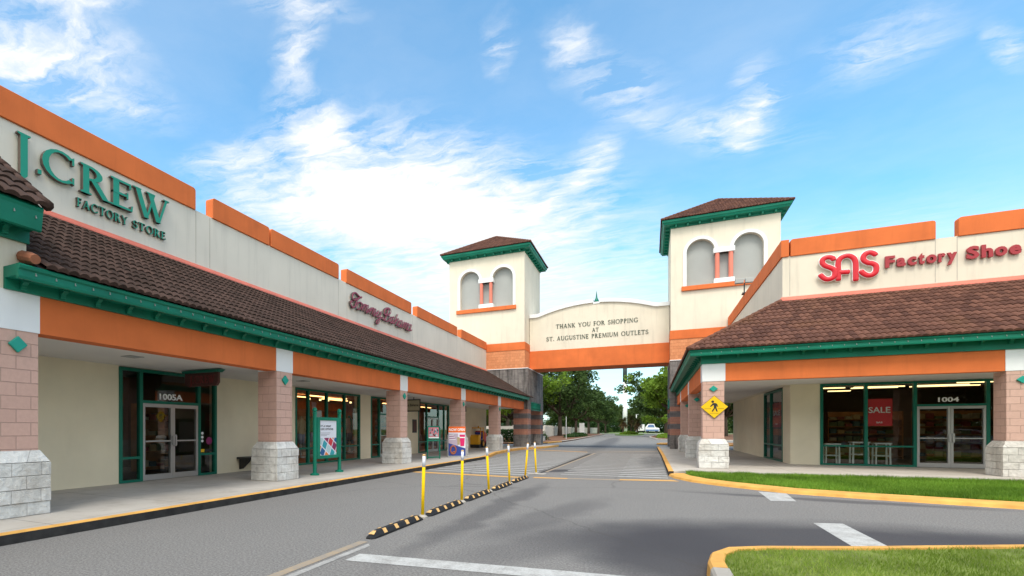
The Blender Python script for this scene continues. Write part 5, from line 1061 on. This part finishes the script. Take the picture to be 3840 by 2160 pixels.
# signs, pole, vehicles
def signpost(x, y, h, w, hh_, label, two=False):
    t = thing('road_sign', label, 'sign', (x, y, 0)); m = MB(); m.tube([(x, y, 0), (x, y, h)], .05, 6); 
    if two: m.tube([(x+w*.8, y, 0), (x+w*.8, y, h)], .05, 6)
    m.build('post', M['silver'], t); m = MB(); m.box(x-.1, x+w, y-.05, y-.03, h-hh_, h); m.build('panel', M['letterwhite'], t); return t
signpost(-17.5, 150, 3.2, 1.2, 2.6, 'white board sign in front of the row of oaks', True)
m = MB(); m.tube([(-10.4, 74, 0), (-10.4, 74, 3.2)], .05, 6); tag(m.build('marker_post', M['silver']), 'thin white marker post beside the left kerb beyond the gateway', 'post')
mp_ = thing('chimney_mast', 'tall pale mast with a dark upper section above the distant trees', 'mast', (-10, 260, 0))
m = MB(); m.lathe([(1.0, 0), (.92, 23.2)], (-10.6, 260), 16); m.build('lower_section', M['letterwhite'], mp_, smooth=True); m = MB(); m.lathe([(.95, 23.2), (.85, 38)], (-10.6, 260), 16); m.build('upper_section', flat('mast_grey', (.06, .08, .09)), mp_, smooth=True)
lp = thing('street_lamp', 'white lamp pole behind the box truck', 'lamp post', (-3.8, 240, 0)); m = MB(); m.tube([(-5.4, 240, 0), (-5.4, 240, 7.6)], .18, 8); m.build('pole', M['letterwhite'], lp); m = MB(); m.box(-5.6, -4.6, 239.8, 240.2, 7.6, 7.8); m.build('lamp_head', M['silver'], lp)
def car(loc, rz, body, label, kind='car'):
    t = thing('parked_car', label, 'car'); L2 = 2.25; prof = [(-L2, .35), (-L2-.02, .62), (-L2+.15, .86), (-1.55, .95), (-1.1, 1.38), (-.3, 1.46), (.55, 1.42), (1.25, .98), (2.0, .86), (L2, .66), (L2, .35)]
    m = MB(); m.prism([(x, z) for x, z in prof], 'y', -.86, .86); m.build('body', body, t, bevel=.06)
    m = MB(); m.prism([(-1.45, .97), (-1.05, 1.34), (-.3, 1.41), (.5, 1.37), (1.1, .99)], 'y', -.872, .872); m.build('side_windows', M['carglass'], t)
    m = MB(); m.add([(1.22, -.7, 1.02), (1.22, .7, 1.02), (.6, .62, 1.42), (.6, -.62, 1.42)], [(0, 1, 2, 3)]); m.add([(-1.54, -.7, 1.0), (-1.54, .7, 1.0), (-1.13, .62, 1.38), (-1.13, -.62, 1.38)], [(0, 1, 2, 3)]); m.build('windscreen', M['carglass'], t, fix=False)
    for x in (-1.4, 1.4):
        for y in (-.80, .80): m = MB(); m.lathe([(.33, -.1), (.33, .1)], n=18); m.v = [(x+p[0], y+p[2], .33+p[1]) for p in m.v]; wq = m.build('wheel', M['tyre'], t); m = MB(); m.lathe([(.2, -.112), (.2, .112)], n=14); m.v = [(x+p[0], y+p[2], .33+p[1]) for p in m.v]; m.build('rim', M['silver'], wq)
    t.location = loc; t.rotation_euler = (0, 0, rz); return t
bt = thing('box_truck', 'white box trailer parked at the far end of the road', 'truck', (-2.6, 230, 0))
m = MB(); m.box(-4.6, -2.2, 228, 236, .9, 3.4); m.build('box_body', M['letterwhite'], bt, bevel=.05); m = MB(); m.box(-4.4, -2.4, 228.2, 236, .55, .9); m.build('chassis', M['dark'], bt)
for x in (-4.3, -2.5): m = MB(); m.lathe([(.45, -.15), (.45, .15)], n=14); m.v = [(x+p[2], 229.5+p[0], .45+p[1]) for p in m.v]; m.build('wheel', M['tyre'], bt)
pk = thing('parked_truck', 'blue and white truck beside the white box trailer', 'truck', (1, 225, 0)); pb = flat('truck_blue', (.12, .20, .42)); 
m = MB(); m.prism([(-1.9, .6), (-1.9, 2.2), (-.9, 3.5), (1.2, 3.5), (1.7, 2.2), (3.0, 1.9), (3.0, .6)], 'y', 223, 226); m.build('cab', M['letterwhite'], pk, bevel=.08)
m = MB(); m.prism([(-1.2, 2.2), (-.7, 3.25), (1.0, 3.25), (1.4, 2.2)], 'y', 222.97, 223.0); m.build('windscreen', pb, pk); m = MB(); m.box(-1.7, 2.8, 222.9, 223.0, .8, 1.4); m.build('bumper', pb, pk)
for x in (-1.1, 2.0): m = MB(); m.lathe([(.5, -.2), (.5, .2)], n=14); m.v = [(x+p[0], 223.2+p[2], .5+p[1]) for p in m.v]; m.build('wheel', M['tyre'], pk)
# parking lot behind the viewpoint, seen mirrored in the shop windows
car((14.5, -3, 0), 0, paint('car_black', (.02, .02, .025), .2, 0, 1, 1, 0, 0, .3, .5), 'black car in the parking lot mirrored in the shoe store window'); car((20.2, -4, 0), 0.05, paint('car_silver', (.45, .46, .48), .25, 0, 1, 1, 0, 0, .5, .5), 'silver car in the parking lot mirrored in the shoe store window')
bush('hedge', (18, -22, 0), 26, 1.8, 7.5, 42000, .34, 9, 'tall hedge added behind the viewpoint to darken the shop window reflections', cat='hedge', boxy=True)  # added hedge, hides the bright horizon so the shop glass mirrors dark
for i, (x, y, sc) in enumerate(((11, -14, .85), (21, -16, .9), (31, -15, .9), (2, -18, .8))):
    dup(tb, (x, y, 0), i*1.7, ('parking lot oak directly behind the black car', 'parking lot oak behind the silver car', 'parking lot oak farthest right of the cars', 'parking lot oak farthest left of the cars')[i], scale=(sc, sc, sc))
# ------------------------------------------------------------------ light, sky, camera
sc = bpy.context.scene
SV = Vector((.14, -.64, 1.0)).normalized(); elev = math.asin(SV.z); az = math.atan2(SV.x, SV.y)
sun = bpy.data.lights.new('sun', 'SUN'); sun.energy = 1.6; sun.angle = R(18); sun.color = (1, .93, .82)
so = bpy.data.objects.new('sun', sun); C.objects.link(so); so.rotation_euler = SV.to_track_quat('Z', 'Y').to_euler(); so.location = (0, 0, 40)
wd = bpy.data.worlds.new('World'); sc.world = wd; wd.use_nodes = True; t = wd.node_tree; t.nodes.clear()
out = N(t, 'ShaderNodeOutputWorld'); bgn = N(t, 'ShaderNodeBackground'); bgn.inputs[1].default_value = .15; L(t, bgn.outputs[0], out.inputs[0])
sky = N(t, 'ShaderNodeTexSky', sky_type='NISHITA', sun_disc=False, sun_elevation=elev, sun_rotation=az, altitude=0, air_density=1.0, dust_density=.6, ozone_density=2.2)
tc_ = N(t, 'ShaderNodeTexCoord'); sp = N(t, 'ShaderNodeSeparateXYZ'); L(t, tc_.outputs['Generated'], sp.inputs[0])
zz = mth(t, 'MAXIMUM', sp.outputs[2], .04); px = mth(t, 'DIVIDE', sp.outputs[0], zz); py = mth(t, 'DIVIDE', sp.outputs[1], zz)
cbn = N(t, 'ShaderNodeCombineXYZ'); L(t, px, cbn.inputs[0]); L(t, py, cbn.inputs[1]); pv = cbn.outputs[0]
wn = N(t, 'ShaderNodeTexNoise'); wn.inputs['Scale'].default_value = 2.6; wn.inputs['Detail'].default_value = 6; wn.inputs['Roughness'].default_value = .6; L(t, pv, wn.inputs['Vector'])
wv = N(t, 'ShaderNodeVectorMath', operation='MULTIPLY_ADD'); L(t, wn.outputs['Color'], wv.inputs[0]); wv.inputs[1].default_value = (.26, .26, 0); L(t, pv, wv.inputs[2])
wv2 = N(t, 'ShaderNodeVectorMath', operation='SUBTRACT'); L(t, wv.outputs[0], wv2.inputs[0]); wv2.inputs[1].default_value = (.13, .13, 0); PV = wv2.outputs[0]
BL_ = [(-1.338,0.825,0.154,0.116,0.872,.6),(-1.504,0.979,0.214,0.134,1.048,.5),(-1.539,0.761,0.093,0.128,2.117,.95),(-0.858,1.144,0.166,0.047,2.341,.75),(-1.038,1.455,0.203,0.103,1.926,1.0),(-1.107,2.061,0.523,0.409,1.639,.8),(-1.252,1.870,0.403,0.496,1.176,.8),
(-0.655,2.334,0.545,0.361,1.093,.85),(-0.954,3.300,1.184,0.817,1.068,1.1),(-0.180,1.406,0.087,0.055,0.959,.55),(-0.080,1.644,0.241,0.078,1.166,.45),(0.539,1.787,0.136,0.115,2.621,.45),(0.291,1.933,0.215,0.055,1.421,.6),(0.229,2.040,0.262,0.093,0.615,.6),(-0.210,2.082,0.206,0.058,1.911,.7),
(0.845,1.933,0.142,0.032,0.979,.55),(-1.189,0.764,0.120,0.036,0.555,.8),(-0.744,0.992,0.139,0.047,0.585,.5),(-1.412,1.466,0.107,0.136,1.411,.6),(1.054,3.426,0.587,0.365,0.282,.25),(-0.362,1.354,0.104,0.031,1.782,.45),(-3.5,5.5,3,2,.8,.9),(2.5,-1.5,1.2,.5,.4,.8),(-1.5,-2.5,1.5,.6,2,.8),(5,1,2,1,1,.7),(-.2,6.0,2.6,1.6,0,.8)]
acc = None
for (x, y, hl, hw, an, k) in BL_:
    mp = N(t, 'ShaderNodeMapping', vector_type='TEXTURE'); mp.inputs['Location'].default_value = (x, y, 0); mp.inputs['Rotation'].default_value = (0, 0, an); mp.inputs['Scale'].default_value = (hl*1.5, hw*1.75, 1); L(t, PV, mp.inputs[0])
    g = N(t, 'ShaderNodeTexGradient', gradient_type='SPHERICAL'); L(t, mp.outputs[0], g.inputs[0])
    f = mth(t, 'MULTIPLY', mth(t, 'POWER', g.outputs[1], 1.3), k*1.5); acc = f if acc is None else mth(t, 'ADD', acc, f)
# fibrous detail
mp = N(t, 'ShaderNodeMapping'); mp.inputs['Rotation'].default_value = (0, 0, .9); mp.inputs['Scale'].default_value = (3.2, 9.5, 1); L(t, PV, mp.inputs[0])
n1 = noi(t, mp.outputs[0], 1.6, 9, .62, .6); n2 = noi(t, PV, 3.5, 9, .62)
det = mth(t, 'ADD', mth(t, 'MULTIPLY', n1, .9), mth(t, 'MULTIPLY', n2, .7))
dens = mth(t, 'MAXIMUM', mth(t, 'ADD', mth(t, 'MULTIPLY', acc, .66), mth(t, 'MULTIPLY', mth(t, 'SUBTRACT', det, .84), mth(t, 'MULTIPLY', mth(t, 'MULTIPLY', mth(t, 'MINIMUM', mth(t, 'MULTIPLY', acc, 1.8), 1.0), ramp(t, sp.outputs[2], .18, .46, (.12,)*3+(1,))), 2.3))), 0.0)
veil = mth(t, 'MULTIPLY', ramp(t, noi(t, PV, .9, 7, .6), .32, .78), .26)
fac = mth(t, 'MINIMUM', mth(t, 'ADD', dens, veil), 1.0)
hz = ramp(t, sp.outputs[2], .0, .30, (.55, .55, .55, 1), (0, 0, 0, 1)); hm = mth(t, 'MULTIPLY', hz, 1.0)
fac2 = mth(t, 'SUBTRACT', 1.0, mth(t, 'MULTIPLY', mth(t, 'SUBTRACT', 1.0, fac), mth(t, 'SUBTRACT', 1.0, hm)))
hs = mixc(t, 1.0, sky.outputs[0], (.74, 1.27, 1.30), 'MULTIPLY')
# unseen bright cloud added behind the viewpoint as white fill light for facades
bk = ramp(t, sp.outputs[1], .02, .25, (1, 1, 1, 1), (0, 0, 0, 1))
bkfill = mth(t, 'MULTIPLY', bk, ramp(t, noi(t, tc_.outputs['Generated'], 2.2, 5), .34, .52))
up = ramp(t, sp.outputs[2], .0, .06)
fac3 = mth(t, 'MAXIMUM', fac2, mth(t, 'MULTIPLY', bkfill, .95))
ccol = mixc(t, bkfill, (4.6, 4.65, 4.7), (10.0, 9.7, 9.0))
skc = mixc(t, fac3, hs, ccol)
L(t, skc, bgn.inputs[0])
cam = bpy.data.cameras.new('camera'); co = bpy.data.objects.new('camera', cam); C.objects.link(co); sc.camera = co
co.location = (0, 0, 1.45); co.rotation_euler = (R(90), 0, math.atan(960/1934.94)); cam.sensor_width = 36; cam.lens = 1934.94/3840*36
cam.shift_x = 440/3840; cam.shift_y = 530/3840; cam.clip_end = 6000; cam.clip_start = .1
sc.view_settings.view_transform = 'Standard'; sc.view_settings.look = 'None'; sc.view_settings.gamma = 1; sc.view_settings.exposure = 0.65
sc.cycles.transparent_max_bounces = 16; sc.cycles.max_bounces = 8
